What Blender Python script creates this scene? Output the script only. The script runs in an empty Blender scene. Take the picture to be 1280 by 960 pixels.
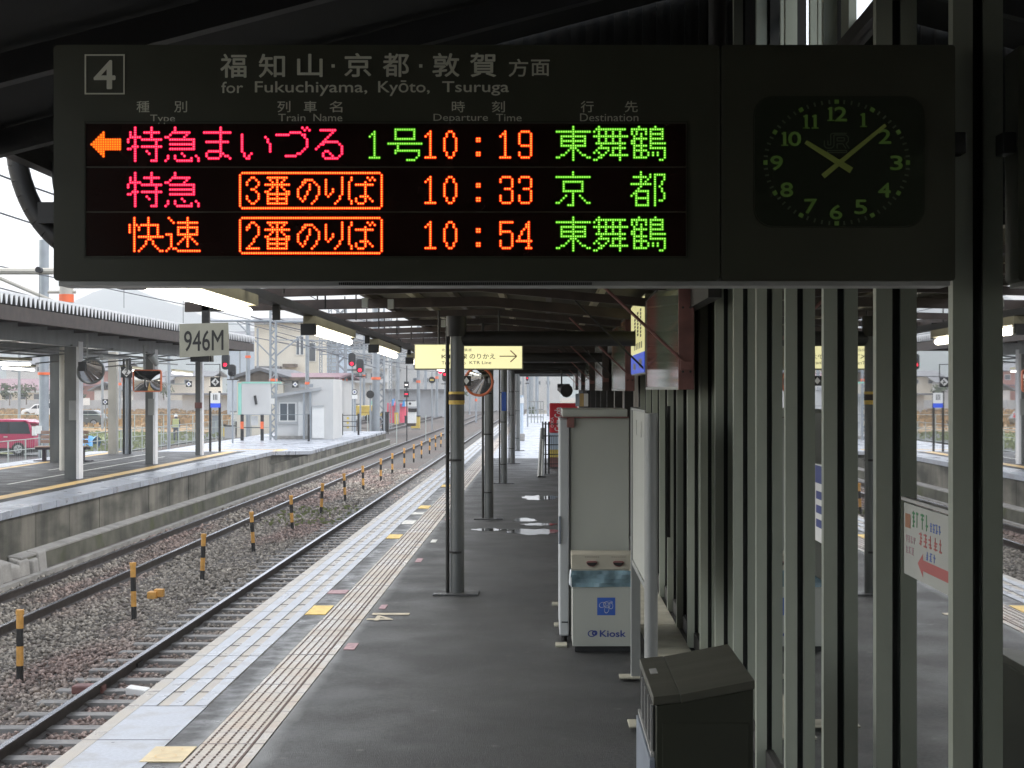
import bpy, math, random
import numpy as np
from mathutils import Vector, Matrix
random.seed(7); np.random.seed(7)
R = math.radians
S = bpy.context.scene
C = S.collection
F = 1970.0                      # focal length in photo pixels (1280 wide)

# ------------------------------------------------------------------ camera
cam_d = bpy.data.cameras.new("camera"); cam = bpy.data.objects.new("camera", cam_d); C.objects.link(cam)
cam.location = (0, 0, 2.0); cam.rotation_euler = (R(90), 0, 0)
cam_d.sensor_width = 36; cam_d.lens = F / 1280 * 36
cam_d.shift_x = -40 / 1280; cam_d.shift_y = 7 / 1280
cam_d.clip_start = 0.05; cam_d.clip_end = 6000
S.camera = cam
# ------------------------------------------------------------------ sky
W = bpy.data.worlds.new("World"); S.world = W; W.use_nodes = True
nt = W.node_tree; nt.nodes.clear()
sky = nt.nodes.new("ShaderNodeTexSky"); sky.sky_type = 'NISHITA'; sky.sun_disc = False
sky.sun_elevation = R(42); sky.sun_rotation = R(-70); sky.air_density = 1.0; sky.dust_density = 3.0
hsv = nt.nodes.new("ShaderNodeHueSaturation"); hsv.inputs['Saturation'].default_value = 0.38
bg = nt.nodes.new("ShaderNodeBackground"); bg.inputs['Strength'].default_value = 0.15
wo = nt.nodes.new("ShaderNodeOutputWorld")
nt.links.new(sky.outputs[0], hsv.inputs['Color']); nt.links.new(hsv.outputs[0], bg.inputs[0]); nt.links.new(bg.outputs[0], wo.inputs[0])
# ------------------------------------------------------------------ sun (overcast: weak and very soft)
sd = bpy.data.lights.new("sun", 'SUN'); sd.energy = 0.9; sd.angle = R(25); sd.color = (1, .97, .93)
sun = bpy.data.objects.new("sun", sd); C.objects.link(sun)
sun.rotation_euler = (R(48), 0, R(70))
# ------------------------------------------------------------------ exposure
S.view_settings.view_transform = 'Standard'; S.view_settings.look = 'None'
S.view_settings.gamma = 1; S.view_settings.exposure = 1.6
S.cycles.max_bounces = 7; S.cycles.diffuse_bounces = 4; S.cycles.glossy_bounces = 4
S.cycles.volume_bounces = 0; S.cycles.use_denoising = True
S.cycles.sample_clamp_indirect = 6

# ================================================================== helpers
def P(px, py, Y):
    return Vector(((px - 680) / F * Y, Y, 2 + (487 - py) / F * Y))
def XP(px, Y): return (px - 680) / F * Y
def ZP(py, Y): return 2 + (487 - py) / F * Y

ORG = {}
def org(o):
    return ORG.get(o.name, Vector((0, 0, 0))) if o else Vector((0, 0, 0))
def tag(o, label=None, cat=None, group=None, kind=None):
    if label: o['label'] = label
    if cat: o['category'] = cat
    if group: o['group'] = group
    if kind: o['kind'] = kind
    return o
def thing(name, label, cat, loc, group=None):
    o = bpy.data.objects.new(name, None); C.objects.link(o)
    o.empty_display_size = .1
    o.location = loc; ORG[o.name] = Vector(loc)
    return tag(o, label, cat, group)
def link(name, me, parent=None, loc=None):
    o = bpy.data.objects.new(name, me); C.objects.link(o)
    if parent:
        o.parent = parent; ORG[o.name] = org(parent).copy()
    if loc is not None: o.location = Vector(loc) - org(parent)
    return o

class MB:
    def __init__(s): s.v = []; s.f = []; s.m = []
    def face(s, pts, mi=0):
        n = len(s.v); s.v += [tuple(p) for p in pts]; s.f.append(tuple(range(n, n + len(pts)))); s.m.append(mi); return s
    def box(s, x0, x1, y0, y1, z0, z1, mi=0):
        if x0 > x1: x0, x1 = x1, x0
        if y0 > y1: y0, y1 = y1, y0
        if z0 > z1: z0, z1 = z1, z0
        n = len(s.v)
        s.v += [(x0,y0,z0),(x1,y0,z0),(x1,y1,z0),(x0,y1,z0),(x0,y0,z1),(x1,y0,z1),(x1,y1,z1),(x0,y1,z1)]
        for q in ((0,3,2,1),(4,5,6,7),(0,1,5,4),(1,2,6,5),(2,3,7,6),(3,0,4,7)):
            s.f.append(tuple(n + i for i in q)); s.m.append(mi)
        return s
    def hexa(s, p, mi=0):      # eight free corners, bottom ring then top ring
        n = len(s.v); s.v += [tuple(q) for q in p]
        for q in ((0,3,2,1),(4,5,6,7),(0,1,5,4),(1,2,6,5),(2,3,7,6),(3,0,4,7)):
            s.f.append(tuple(n + i for i in q)); s.m.append(mi)
        return s
    def cyl(s, p0, p1, r, n=10, r2=None, mi=0, caps=True):
        p0 = Vector(p0); p1 = Vector(p1); d = (p1 - p0).normalized()
        a = Vector((0, 0, 1)) if abs(d.z) < .9 else Vector((1, 0, 0))
        u = d.cross(a).normalized(); w = d.cross(u)
        if r2 is None: r2 = r
        b = len(s.v)
        for (c, rr) in ((p0, r), (p1, r2)):
            for i in range(n):
                t = 2 * math.pi * i / n
                s.v.append(tuple(c + (u * math.cos(t) + w * math.sin(t)) * rr))
        for i in range(n):
            j = (i + 1) % n
            s.f.append((b + i, b + n + i, b + n + j, b + j)); s.m.append(mi)
        if caps:
            s.f.append(tuple(b + i for i in range(n))); s.m.append(mi)
            s.f.append(tuple(b + n + n - 1 - i for i in range(n))); s.m.append(mi)
        return s
    def tube(s, pts, r, n=8, mi=0):
        for a, b in zip(pts, pts[1:]): s.cyl(a, b, r, n, mi=mi)
        return s
    def prism(s, poly, axis, a, b, mi=0):   # extrude a 2-D outline along an axis
        n = len(s.v); k = len(poly)
        for t in (a, b):
            for (p, q) in poly:
                s.v.append({'x': (t, p, q), 'y': (p, t, q), 'z': (p, q, t)}[axis])
        for i in range(k):
            j = (i + 1) % k
            s.f.append((n + i, n + j, n + k + j, n + k + i)); s.m.append(mi)
        s.f.append(tuple(n + k - 1 - i for i in range(k))); s.m.append(mi)
        s.f.append(tuple(n + k + i for i in range(k))); s.m.append(mi)
        return s
    def mesh(s, name, mats, o=Vector((0, 0, 0)), smooth=False):
        me = bpy.data.meshes.new(name)
        me.from_pydata([(v[0] - o[0], v[1] - o[1], v[2] - o[2]) for v in s.v], [], s.f)
        if not isinstance(mats, (list, tuple)): mats = [mats]
        for m in mats: me.materials.append(m)
        me.polygons.foreach_set('material_index', s.m)
        if smooth: me.polygons.foreach_set('use_smooth', [True] * len(s.f))
        me.update()
        return me
    def build(s, name, mats, parent=None, smooth=False, bev=0, fix=True):
        o0 = org(parent)
        if parent is None:
            xs = [v[0] for v in s.v]; ys = [v[1] for v in s.v]; zs = [v[2] for v in s.v]
            o0 = Vector(((min(xs) + max(xs)) / 2, (min(ys) + max(ys)) / 2, min(zs)))
        me = s.mesh(name, mats, o0, smooth)
        import bmesh
        if fix:
            bm = bmesh.new(); bm.from_mesh(me); bmesh.ops.recalc_face_normals(bm, faces=bm.faces); bm.to_mesh(me); bm.free()
        o = link(name, me, parent)
        if parent is None: o.location = o0; ORG[o.name] = Vector(o0)
        if smooth:
            try: me.set_sharp_from_angle(angle=R(40))
            except Exception: pass
        if bev:
            b = o.modifiers.new("bevel", 'BEVEL'); b.width = bev; b.segments = 2; b.limit_method = 'ANGLE'
        return o

# ------------------------------------------------------------------ materials
def mat(name, col, rough=.6, metal=0, var=.15, scale=3, stretch=(1, 1, 1), bump=0, bscale=40, emit=None, es=0,
        spec=.5, rvar=0, col2=None, c2=(.5, .65), c2scale=None, c2stretch=None, ior=None, coat=0, island=0, fine=0, spots=None):
    m = bpy.data.materials.new(name); m.use_nodes = True
    t = m.node_tree; N = t.nodes; L = t.links
    b = N['Principled BSDF']
    b.inputs['Roughness'].default_value = rough; b.inputs['Metallic'].default_value = metal
    b.inputs['Specular IOR Level'].default_value = spec
    if ior: b.inputs['IOR'].default_value = ior
    if coat: b.inputs['Coat Weight'].default_value = coat; b.inputs['Coat Roughness'].default_value = .08
    geo = N.new('ShaderNodeNewGeometry')
    def noise(sc, st, det=5):
        mp = N.new('ShaderNodeMapping'); mp.inputs['Scale'].default_value = st
        L.new(geo.outputs['Position'], mp.inputs[0])
        n = N.new('ShaderNodeTexNoise'); n.inputs['Scale'].default_value = sc; n.inputs['Detail'].default_value = det
        L.new(mp.outputs[0], n.inputs[0]); return n
    cur = None
    base = N.new('ShaderNodeRGB'); base.outputs[0].default_value = (*col, 1); cur = base.outputs[0]
    if col2:
        n2 = noise(c2scale or scale * .6, c2stretch or stretch, 6)
        rp = N.new('ShaderNodeMapRange'); rp.inputs[1].default_value = c2[0]; rp.inputs[2].default_value = c2[1]
        L.new(n2.outputs[0], rp.inputs[0])
        mx = N.new('ShaderNodeMix'); mx.data_type = 'RGBA'; mx.inputs[7].default_value = (*col2, 1)
        L.new(rp.outputs[0], mx.inputs[0]); L.new(cur, mx.inputs[6]); cur = mx.outputs[2]
    if var:
        n1 = noise(scale, stretch)
        rp = N.new('ShaderNodeMapRange'); rp.inputs[1].default_value = .3; rp.inputs[2].default_value = .7
        rp.inputs[3].default_value = 1 - var; rp.inputs[4].default_value = 1 + var
        L.new(n1.outputs[0], rp.inputs[0])
        vm = N.new('ShaderNodeVectorMath'); vm.operation = 'SCALE'
        L.new(cur, vm.inputs[0]); L.new(rp.outputs[0], vm.inputs['Scale']); cur = vm.outputs[0]
        if rvar:
            rr = N.new('ShaderNodeMapRange'); rr.inputs[1].default_value = .35; rr.inputs[2].default_value = .65
            rr.inputs[3].default_value = max(.02, rough - rvar); rr.inputs[4].default_value = min(1, rough + rvar)
            L.new(n1.outputs[0], rr.inputs[0]); L.new(rr.outputs[0], b.inputs['Roughness'])
    if fine:
        n4 = noise(42, (1, 1, 1), 4)
        rp = N.new('ShaderNodeMapRange'); rp.inputs[1].default_value = .35; rp.inputs[2].default_value = .65
        rp.inputs[3].default_value = 1 - fine; rp.inputs[4].default_value = 1 + fine
        L.new(n4.outputs[0], rp.inputs[0])
        vm = N.new('ShaderNodeVectorMath'); vm.operation = 'SCALE'
        L.new(cur, vm.inputs[0]); L.new(rp.outputs[0], vm.inputs['Scale']); cur = vm.outputs[0]
    if spots:
        mp = N.new('ShaderNodeMapping'); L.new(geo.outputs['Position'], mp.inputs[0])
        vo = N.new('ShaderNodeTexVoronoi'); vo.inputs['Scale'].default_value = 3.2; L.new(mp.outputs[0], vo.inputs['Vector'])
        rp = N.new('ShaderNodeMapRange'); rp.inputs[1].default_value = .10; rp.inputs[2].default_value = .045
        L.new(vo.outputs['Distance'], rp.inputs[0])
        ms = N.new('ShaderNodeMix'); ms.data_type = 'RGBA'; ms.inputs[7].default_value = (*spots, 1)
        L.new(rp.outputs[0], ms.inputs[0]); L.new(cur, ms.inputs[6]); cur = ms.outputs[2]
        ve = N.new('ShaderNodeTexVoronoi'); ve.feature = 'DISTANCE_TO_EDGE'; ve.inputs['Scale'].default_value = .42
        nn = noise(3.5, (1, 1, 1), 5); va = N.new('ShaderNodeVectorMath'); va.operation = 'SCALE'; va.inputs['Scale'].default_value = .55
        L.new(nn.outputs['Color'], va.inputs[0]); vb = N.new('ShaderNodeVectorMath'); vb.operation = 'ADD'
        L.new(geo.outputs['Position'], vb.inputs[0]); L.new(va.outputs[0], vb.inputs[1]); L.new(vb.outputs[0], ve.inputs['Vector'])
        rc = N.new('ShaderNodeMapRange'); rc.inputs[1].default_value = .010; rc.inputs[2].default_value = .0; rc.inputs[4].default_value = .6
        L.new(ve.outputs['Distance'], rc.inputs[0])
        mc = N.new('ShaderNodeMix'); mc.data_type = 'RGBA'; mc.inputs[7].default_value = (.014, .014, .014, 1)
        L.new(rc.outputs[0], mc.inputs[0]); L.new(cur, mc.inputs[6]); cur = mc.outputs[2]
    if spots:
        sx_ = N.new('ShaderNodeSeparateXYZ'); L.new(geo.outputs['Position'], sx_.inputs[0])
        ad = N.new('ShaderNodeMath'); ad.operation = 'ADD'; ad.inputs[1].default_value = 1.755; L.new(sx_.outputs[0], ad.inputs[0])
        ab = N.new('ShaderNodeMath'); ab.operation = 'ABSOLUTE'; L.new(ad.outputs[0], ab.inputs[0])
        r1 = N.new('ShaderNodeMapRange'); r1.inputs[1].default_value = .38; r1.inputs[2].default_value = .17; L.new(ab.outputs[0], r1.inputs[0])
        ns = noise(4.5, (1, .45, 1), 6)
        r2 = N.new('ShaderNodeMath'); r2.operation = 'ADD'; L.new(r1.outputs[0], r2.inputs[0]); L.new(ns.outputs[0], r2.inputs[1])
        r3 = N.new('ShaderNodeMapRange'); r3.inputs[1].default_value = 1.02; r3.inputs[2].default_value = 1.42; r3.inputs[4].default_value = .85
        L.new(r2.outputs[0], r3.inputs[0])
        m3 = N.new('ShaderNodeMix'); m3.data_type = 'RGBA'; m3.inputs[7].default_value = (.17, .18, .18, 1)
        L.new(r3.outputs[0], m3.inputs[0]); L.new(cur, m3.inputs[6]); cur = m3.outputs[2]
    if island:
        rp = N.new('ShaderNodeMapRange'); rp.inputs[3].default_value = 1 - island; rp.inputs[4].default_value = 1 + island
        L.new(geo.outputs['Random Per Island'], rp.inputs[0])
        vm = N.new('ShaderNodeVectorMath'); vm.operation = 'SCALE'
        L.new(cur, vm.inputs[0]); L.new(rp.outputs[0], vm.inputs['Scale']); cur = vm.outputs[0]
    L.new(cur, b.inputs['Base Color'])
    if bump:
        n3 = noise(bscale, (1, 1, 1), 3)
        bp = N.new('ShaderNodeBump'); bp.inputs['Strength'].default_value = bump; bp.inputs['Distance'].default_value = .01
        L.new(n3.outputs[0], bp.inputs['Height']); L.new(bp.outputs[0], b.inputs['Normal'])
    if emit:
        b.inputs['Emission Color'].default_value = (*emit, 1); b.inputs['Emission Strength'].default_value = es
    return m

M = {}
def mk(k, *a, **kw): M[k] = mat(k, *a, **kw)
mk('asphalt', (.036, .0385, .038), .52, var=.16, scale=1.6, rvar=.10, bump=.6, bscale=160, fine=.45, col2=(.026, .028, .028), c2=(.42, .6), c2scale=.8, spots=(.10, .10, .095))
mk('asphalt_stain', (.075, .078, .08), .45, var=.4, scale=5, rvar=.2, bump=.3, bscale=160, col2=(.040, .042, .043), c2=(.40, .56), c2scale=5, fine=.35, spots=(.1, .1, .1))
mk('concrete', (.30, .29, .27), .75, var=.25, scale=2.5, bump=.3, bscale=90, fine=.1)
mk('wet_concrete', (.34, .37, .42), .32, var=.12, scale=1.2, rvar=.08, bump=.08, bscale=60, col2=(.29, .30, .32), c2=(.5, .66), c2scale=5, fine=.08)
mk('cream_concrete', (.37, .345, .30), .4, var=.16, scale=4, rvar=.15, bump=.2, bscale=150)
mk('tile', (.42, .385, .33), .38, var=.14, scale=2.0, rvar=.15, col2=(.42, .36, .30), c2=(.48, .64), c2scale=4, fine=.12)
mk('tile_grime', (.12, .085, .075), .8, var=.3, scale=20)
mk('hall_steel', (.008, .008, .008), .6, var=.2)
mk('pale_yellow', (.60, .50, .30), .5, var=.12, scale=10)
mk('joint', (.10, .09, .12), .8, var=.2)
mk('yellow_paint', (.75, .52, .12), .5, var=.22, scale=14)
mk('pink_paint', (.38, .24, .26), .6, var=.25, scale=20)
mk('white_paint', (.66, .66, .62), .55, var=.2, scale=18)
mk('orange_line', (.62, .42, .16), .45, var=.3, scale=2.5, rvar=.1)
mk('wall_concrete', (.15, .14, .115), .8, var=.45, scale=1.6, stretch=(1, 1.4, .28), bump=.4, bscale=40,
   col2=(.055, .055, .042), c2=(.42, .62), c2scale=1.0, c2stretch=(1, .5, 1.6))
mk('wall_cap', (.33, .32, .30), .6, var=.3, scale=2, bump=.2, bscale=60, col2=(.16, .16, .14), c2=(.5, .7))
mk('curb_moss', (.10, .098, .075), .85, var=.4, scale=2, bump=.5, bscale=40, col2=(.07, .08, .03), c2=(.5, .68), c2scale=1.2)
mk('ballast_bed', (.10, .093, .085), .9, var=.5, scale=16, bump=1, bscale=30, col2=(.10, .08, .07), c2=(.45, .6), c2scale=.45, fine=.5)
mk('stone', (.265, .24, .205), .7, var=.25, scale=2.5, island=.6, col2=(.26, .195, .17), c2=(.46, .58), c2scale=.42, c2stretch=(1.4, .35, 1))
mk('ground', (.20, .185, .15), .95, var=.3, scale=.4, col2=(.24, .20, .14), c2=(.45, .6), c2scale=.05, bump=.4, bscale=8)
mk('dry_grass', (.36, .24, .12), .95, var=.3, scale=1.5, col2=(.22, .17, .10), c2=(.45, .6), c2scale=.3)
mk('green_grass', (.20, .23, .10), .95, var=.3, scale=1.5)
mk('sleeper', (.20, .195, .185), .6, var=.25, scale=6, bump=.2, bscale=80)
mk('rail_side', (.055, .045, .04), .6, var=.3, scale=8, metal=.3)
mk('rail_head', (.50, .52, .56), .26, metal=1, var=.1, scale=6)
mk('marker_yellow', (.68, .36, .09), .5, var=.2, scale=12)
mk('marker_black', (.025, .025, .025), .5, var=.2, scale=12)
mk('board_body', (.058, .060, .042), .36, var=.08, scale=5, bump=.05, bscale=300)
mk('board_trim', (.42, .42, .40), .4, var=.1, scale=8, metal=.3)
mk('board_window', (.022, .010, .008), .16, var=.1, scale=5)
mk('board_text', (.66, .66, .54), .5, var=.03)
mk('clock_face', (.022, .028, .016), .35, var=.1)
mk('clock_green', (.10, .16, .045), .5, var=.05, emit=(.25, .55, .07), es=.010)
mk('clock_hand', (.15, .19, .05), .5, var=.05, emit=(.4, .48, .09), es=.010)
mk('clock_grey', (.10, .13, .08), .5, var=.05)
mk('frame_steel', (.30, .325, .265), .42, metal=.15, var=.12, scale=3, stretch=(1, 1, .25), bump=.05, bscale=80)
mk('gasket', (.006, .007, .006), .7, var=.1)
mk('dark_steel', (.022, .021, .019), .5, var=.3, scale=4, metal=.2)
mk('brown_steel', (.045, .032, .026), .6, var=.35, scale=5)
mk('red_steel', (.20, .09, .08), .55, var=.3, scale=6, bump=.1)
mk('grey_post', (.13, .138, .135), .35, var=.25, scale=3, stretch=(1, 1, .3), metal=.25)
mk('pale_post', (.28, .29, .28), .4, var=.15, scale=3, stretch=(1, 1, .3), metal=.2)
mk('roof_under', (.085, .078, .05), .7, var=.35, scale=1.5, stretch=(2, .3, 1), col2=(.06, .055, .045), c2=(.45, .65))
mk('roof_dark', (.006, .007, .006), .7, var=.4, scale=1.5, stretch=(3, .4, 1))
mk('roof_top', (.30, .31, .32), .6, var=.2, scale=.8)
mk('fold_white', (.75, .76, .78), .45, var=.08, scale=3)
mk('white_enamel', (.40, .415, .375), .38, var=.07, scale=2, stretch=(1, 1, .5), bump=.03, bscale=60)
mk('cream_paint', (.50, .44, .32), .5, var=.12, scale=12)
mk('cream_panel', (.38, .36, .29), .5, var=.08, scale=6)
mk('cool_white', (.44, .46, .47), .35, var=.05)
mk('bag', (.16, .25, .29), .25, var=.4, scale=9, bump=.6, bscale=18)
mk('bag_white', (.75, .8, .84), .25, var=.15, scale=12)
mk('sign_blue', (.03, .10, .42), .4, var=.08)
mk('ink_blue', (.02, .04, .22), .5, var=.05)
mk('ink_black', (.012, .011, .01), .5, var=.05)
mk('ink_red', (.42, .10, .09), .5, var=.1)
mk('ink_green', (.05, .25, .09), .5, var=.1)
mk('ink_brown', (.3, .13, .06), .5, var=.1)
mk('coke_red', (.60, .02, .035), .35, var=.06)
mk('plain_white', (.78, .78, .76), .5, var=.05)
mk('bin_steel', (.12, .12, .095), .42, metal=.55, var=.2, scale=5, stretch=(.3, 2, 1), bump=.04, bscale=120)
mk('bin_dark', (.030, .033, .020), .5, var=.15, scale=4)
mk('bin_blue', (.20, .23, .27), .4, var=.1)
mk('floor_tile', (.35, .34, .27), .5, var=.2, scale=5)
mk('poster_white', (.42, .43, .39), .45, var=.08, scale=4)
mk('ad_face', (.20, .24, .18), .05, var=.3, scale=1.1, spec=1.0, ior=3.0, col2=(.36, .15, .13), c2=(.45, .55))
mk('ad_orange', (.30, .14, .07), .14, var=.25, scale=1.5, spec=1.0, ior=1.8, col2=(.06, .11, .05), c2=(.5, .54), c2scale=.9, c2stretch=(1, .4, 3))
mk('ad_grey', (.22, .24, .22), .16, var=.25, scale=1.3, spec=1, ior=1.8)
mk('glass_mirror', (.010, .013, .011), .012, var=0, spec=1.0, ior=4.2)
mk('interior', (.03, .03, .03), .8, var=.2)
mk('orange_rim', (.65, .17, .07), .45, var=.1)
mk('mirror', (.50, .49, .48), .03, metal=1, var=0)
mk('mast', (.30, .33, .36), .5, metal=.3, var=.12, scale=2)
mk('mast_beige', (.50, .48, .42), .5, var=.12, scale=2)
mk('mast_orange', (.85, .17, .06), .5, var=.1)
mk('wire', (.04, .045, .06), .5, var=.1)
mk('signal_black', (.02, .021, .022), .5, var=.1)
mk('signal_red', (.5, .0, .03), .4, var=0, emit=(1, .012, .05), es=.9)
mk('signal_white', (.9, .9, .85), .4, var=0, emit=(1, .85, .8), es=.6)
mk('tube', (.9, .9, .85), .4, var=0, emit=(1, .95, .80), es=4.0)
mk('tube_far', (.9, .9, .85), .4, var=0, emit=(1, .97, .90), es=3.0)
mk('lamp_housing', (.30, .27, .17), .5, var=.1, scale=6)
mk('sign_cream', (.75, .72, .45), .5, var=.05, scale=4, emit=(.85, .80, .42), es=.34)
mk('sign_yellow', (.75, .72, .42), .5, var=.05, scale=4, emit=(.82, .77, .36), es=.22)
mk('sign_blue_lit', (.03, .07, .45), .5, var=.1, scale=8, emit=(.03, .08, .55), es=.25)
mk('sign_olive', (.29, .285, .225), .5, var=.08, scale=6)
mk('van_red', (.42, .03, .10), .22, var=.05, coat=.6)
mk('car_white', (.78, .79, .80), .25, var=.03, coat=.5)
mk('car_dark', (.10, .115, .11), .3, var=.05, coat=.5)
mk('car_glass', (.03, .04, .055), .08, var=0, spec=.8)
mk('tyre', (.02, .02, .02), .8, var=.1)
mk('rim', (.5, .5, .52), .3, metal=.7, var=.05)
mk('fence_wire', (.42, .46, .44), .5, metal=.3, var=.1)
mk('tarp_blue', (.05, .28, .62), .45, var=.12, scale=3, bump=.4, bscale=6)
mk('tarp_pink', (.75, .08, .14), .5, var=.15, scale=1, bump=.4, bscale=3)
mk('house_cream', (.66, .62, .53), .8, var=.08, scale=.5)
mk('house_white', (.56, .56, .55), .75, var=.07, scale=.5)
mk('house_grey', (.42, .43, .44), .8, var=.12, scale=.5)
mk('house_blue', (.45, .53, .62), .8, var=.08, scale=.5)
mk('house_red', (.42, .20, .16), .8, var=.15, scale=.5)
mk('roof_tile_grey', (.14, .145, .155), .6, var=.2, scale=1, bump=.3, bscale=6)
mk('roof_tile_purple', (.22, .13, .15), .6, var=.15, scale=1, bump=.3, bscale=6)
mk('roof_brown', (.14, .11, .085), .8, var=.35, scale=1.2, stretch=(2, 1, .4))
mk('window_glass', (.09, .11, .13), .12, var=.3, scale=.7, spec=.8)
mk('mint', (.30, .62, .52), .5, var=.08)
mk('bench_wood', (.45, .32, .26), .6, var=.2, scale=6, stretch=(1, 1, 6))
mk('bench_leg', (.05, .035, .045), .5, var=.1)
mk('puddle', (.02, .022, .024), .06, var=0, spec=.8)
mk('machine_yellow', (.62, .46, .10), .5, var=.15, scale=2)
mk('foliage', (.06, .085, .035), .85, var=.5, scale=2, island=.5)
mk('hill', (.10, .13, .12), .95, var=.35, scale=.012)
mk('skin', (.45, .28, .2), .6, var=.05)
mk('vest', (.50, .52, .25), .7, var=.1)
mk('cloth', (.08, .09, .13), .8, var=.1)
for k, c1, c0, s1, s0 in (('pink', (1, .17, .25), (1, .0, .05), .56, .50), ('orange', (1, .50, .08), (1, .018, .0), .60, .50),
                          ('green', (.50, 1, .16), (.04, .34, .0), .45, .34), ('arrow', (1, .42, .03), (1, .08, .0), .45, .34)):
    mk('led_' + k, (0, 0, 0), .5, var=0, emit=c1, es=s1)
    mk('ledhalo_' + k, (0, 0, 0), .5, var=0, emit=c0, es=s0)  # wider emissive disc that draws the glow around each LED dot

# ------------------------------------------------------------------ lettering
_tc = {}
def text(name, body, h, pos, mt, parent, right=(1, 0, 0), up=(0, 0, 1), bold=0.0, align='CENTER', width=None, ext=.0008, slim=1.0):
    """printed or cut-out letters: real thin geometry. h = cap height of the em in metres"""
    key = body
    if key not in _tc:
        cu = bpy.data.curves.new('t', 'FONT'); cu.body = body; cu.size = 1; cu.extrude = .0
        cu.resolution_u = 3
        ob = bpy.data.objects.new('t', cu); C.objects.link(ob)
        dg = bpy.context.evaluated_depsgraph_get(); dg.update()
        me = bpy.data.meshes.new_from_object(ob.evaluated_get(dg))
        co = np.zeros(len(me.vertices) * 3); me.vertices.foreach_get('co', co); co = co.reshape(-1, 3)
        fs = [tuple(p.vertices) for p in me.polygons]
        C.objects.unlink(ob); bpy.data.objects.remove(ob)
        _tc[key] = (co.copy(), fs)
    co, fs = _tc[key]
    co = co.copy()
    if len(co) == 0: return None
    x0, x1 = co[:, 0].min(), co[:, 0].max(); y0, y1 = co[:, 1].min(), co[:, 1].max()
    sy = h / (y1 - y0)
    sx = (width / (x1 - x0)) if width else sy * slim
    ax = {'CENTER': (x0 + x1) / 2, 'LEFT': x0, 'RIGHT': x1}[align]
    right = Vector(right).normalized(); up = Vector(up).normalized(); nrm = right.cross(up)
    pos = Vector(pos); mb = MB()
    offs = [(0, 0)] if not bold else [(-bold, 0), (bold, 0), (0, bold), (0, -bold)]
    for q, (dx, dz) in enumerate(offs):
        n0 = len(mb.v)
        mb.v += [tuple(pos + right * ((p[0] - ax) * sx + dx * h * slim) + up * ((p[1] - (y0 + y1) / 2) * sy + dz * h) + nrm * (ext + q * .00012)) for p in co]
        mb.f += [tuple(n0 + i for i in f_) for f_ in fs]; mb.m += [0] * len(fs)
    return mb.build(name, mt, parent, fix=False)
ORDN = ['first', 'second', 'third', 'fourth', 'fifth', 'sixth', 'seventh', 'eighth', 'ninth', 'tenth', 'eleventh', 'twelfth',
        'thirteenth', 'fourteenth', 'fifteenth', 'sixteenth', 'seventeenth', 'eighteenth', 'nineteenth', 'twentieth',
        'twenty-first', 'twenty-second', 'twenty-third']
# ================================================================== the setting
def struct(o): o['kind'] = 'structure'; return o
def sheet(name, x0, x1, y0, y1, z, mt):
    return struct(MB().box(x0, x1, y0, y1, z - .05, z).build(name, mt))
struct(MB().box(-3000, 3000, -300, 5000, -1.60, -1.32).build('ground', M['ground']))
struct(MB().box(-9.0, -2.7, -20, 320, -1.35, -1.14).build('track_bed', M['ballast_bed']))
# yard tracks' gravel beyond the far platform
struct(MB().box(-21.0, -14.95, -20, 400, -1.35, -1.16).build('track_bed', M['ballast_bed']))
struct(MB().box(-14.94, -9.05, 90.5, 400, -1.35, -1.17).build('track_bed', M['ballast_bed']))
struct(MB().box(-60, -26.0, 40, 112, -1.32, -1.10).build('field', M['green_grass']))
struct(MB().box(-90, -24.0, 113, 260, -1.32, -1.02).build('field', M['dry_grass']))
struct(MB().box(-60, -21.5, 30, 112, -1.3, -1.14).build('car_park', M['asphalt']))

# ---- near platform
PL = MB(); PL.box(-2.60, 8, -12, 130, -1.3, -.06)
near_pf = struct(PL.build('platform', M['concrete']))
struct(MB().box(-1.575, 8, -12, 46, -.06, -.004).build('platform_surface', M['asphalt']))
struct(MB().box(-1.575, 8, 46.01, 130, -.06, -.006).build('platform_surface', M['wet_concrete']))
struct(MB().box(-2.128, -1.94, -12, 130, -.06, -.005).build('platform_surface', M['asphalt_stain']))
struct(MB().box(-1.94, -1.575, 8, 130, -.06, -.03).build('tile_mortar', M['tile_grime']))
struct(MB().box(-1.94, -1.575, -12, 8.0, -.06, -.005).build('tile_mortar', M['tile']))

# edge slabs with ribs (each slab an object: base, and pale ribs standing 3 mm proud)
edge = thing('platform_edging', 'pale ribbed concrete edging slabs along the near platform edge', 'edging', (-2.4, 8, 0))
def edge_slab_mesh(L, ribs=True):
    mb = MB(); mb.box(-2.635, -2.55, 0, L, -.30, 0.0, 0); mb.box(-2.634, -2.135, L, L+.0045, -.25, .0008, 2)
    if ribs:
        mb.box(-2.55, -2.13, 0, L, -.06, -.003, 0)
        for a, b in ((-2.545, -2.452), (-2.375, -2.285), (-2.215, -2.135)): mb.box(a, b, 0, L, -.02, .002, 1)
    else:
        mb.box(-2.55, -2.13, 0, L, -.06, -.001, 1)
    return mb
m_rib = edge_slab_mesh(.465).mesh('edge_slab', [M['cream_concrete'], M['wet_concrete'], M['joint']])
m_flat = edge_slab_mesh(.96, False).mesh('edge_slab', [M['cream_concrete'], M['wet_concrete'], M['joint']])
for i in range(230):
    o = link('edge_slab', m_rib, edge, (0, 9.97 + i * .470, random.uniform(-.0015, .0015)))
for i in range(12):
    o = link('edge_slab', m_flat, edge, (0, 9.97 - (i + 1) * .965, 0))

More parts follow.
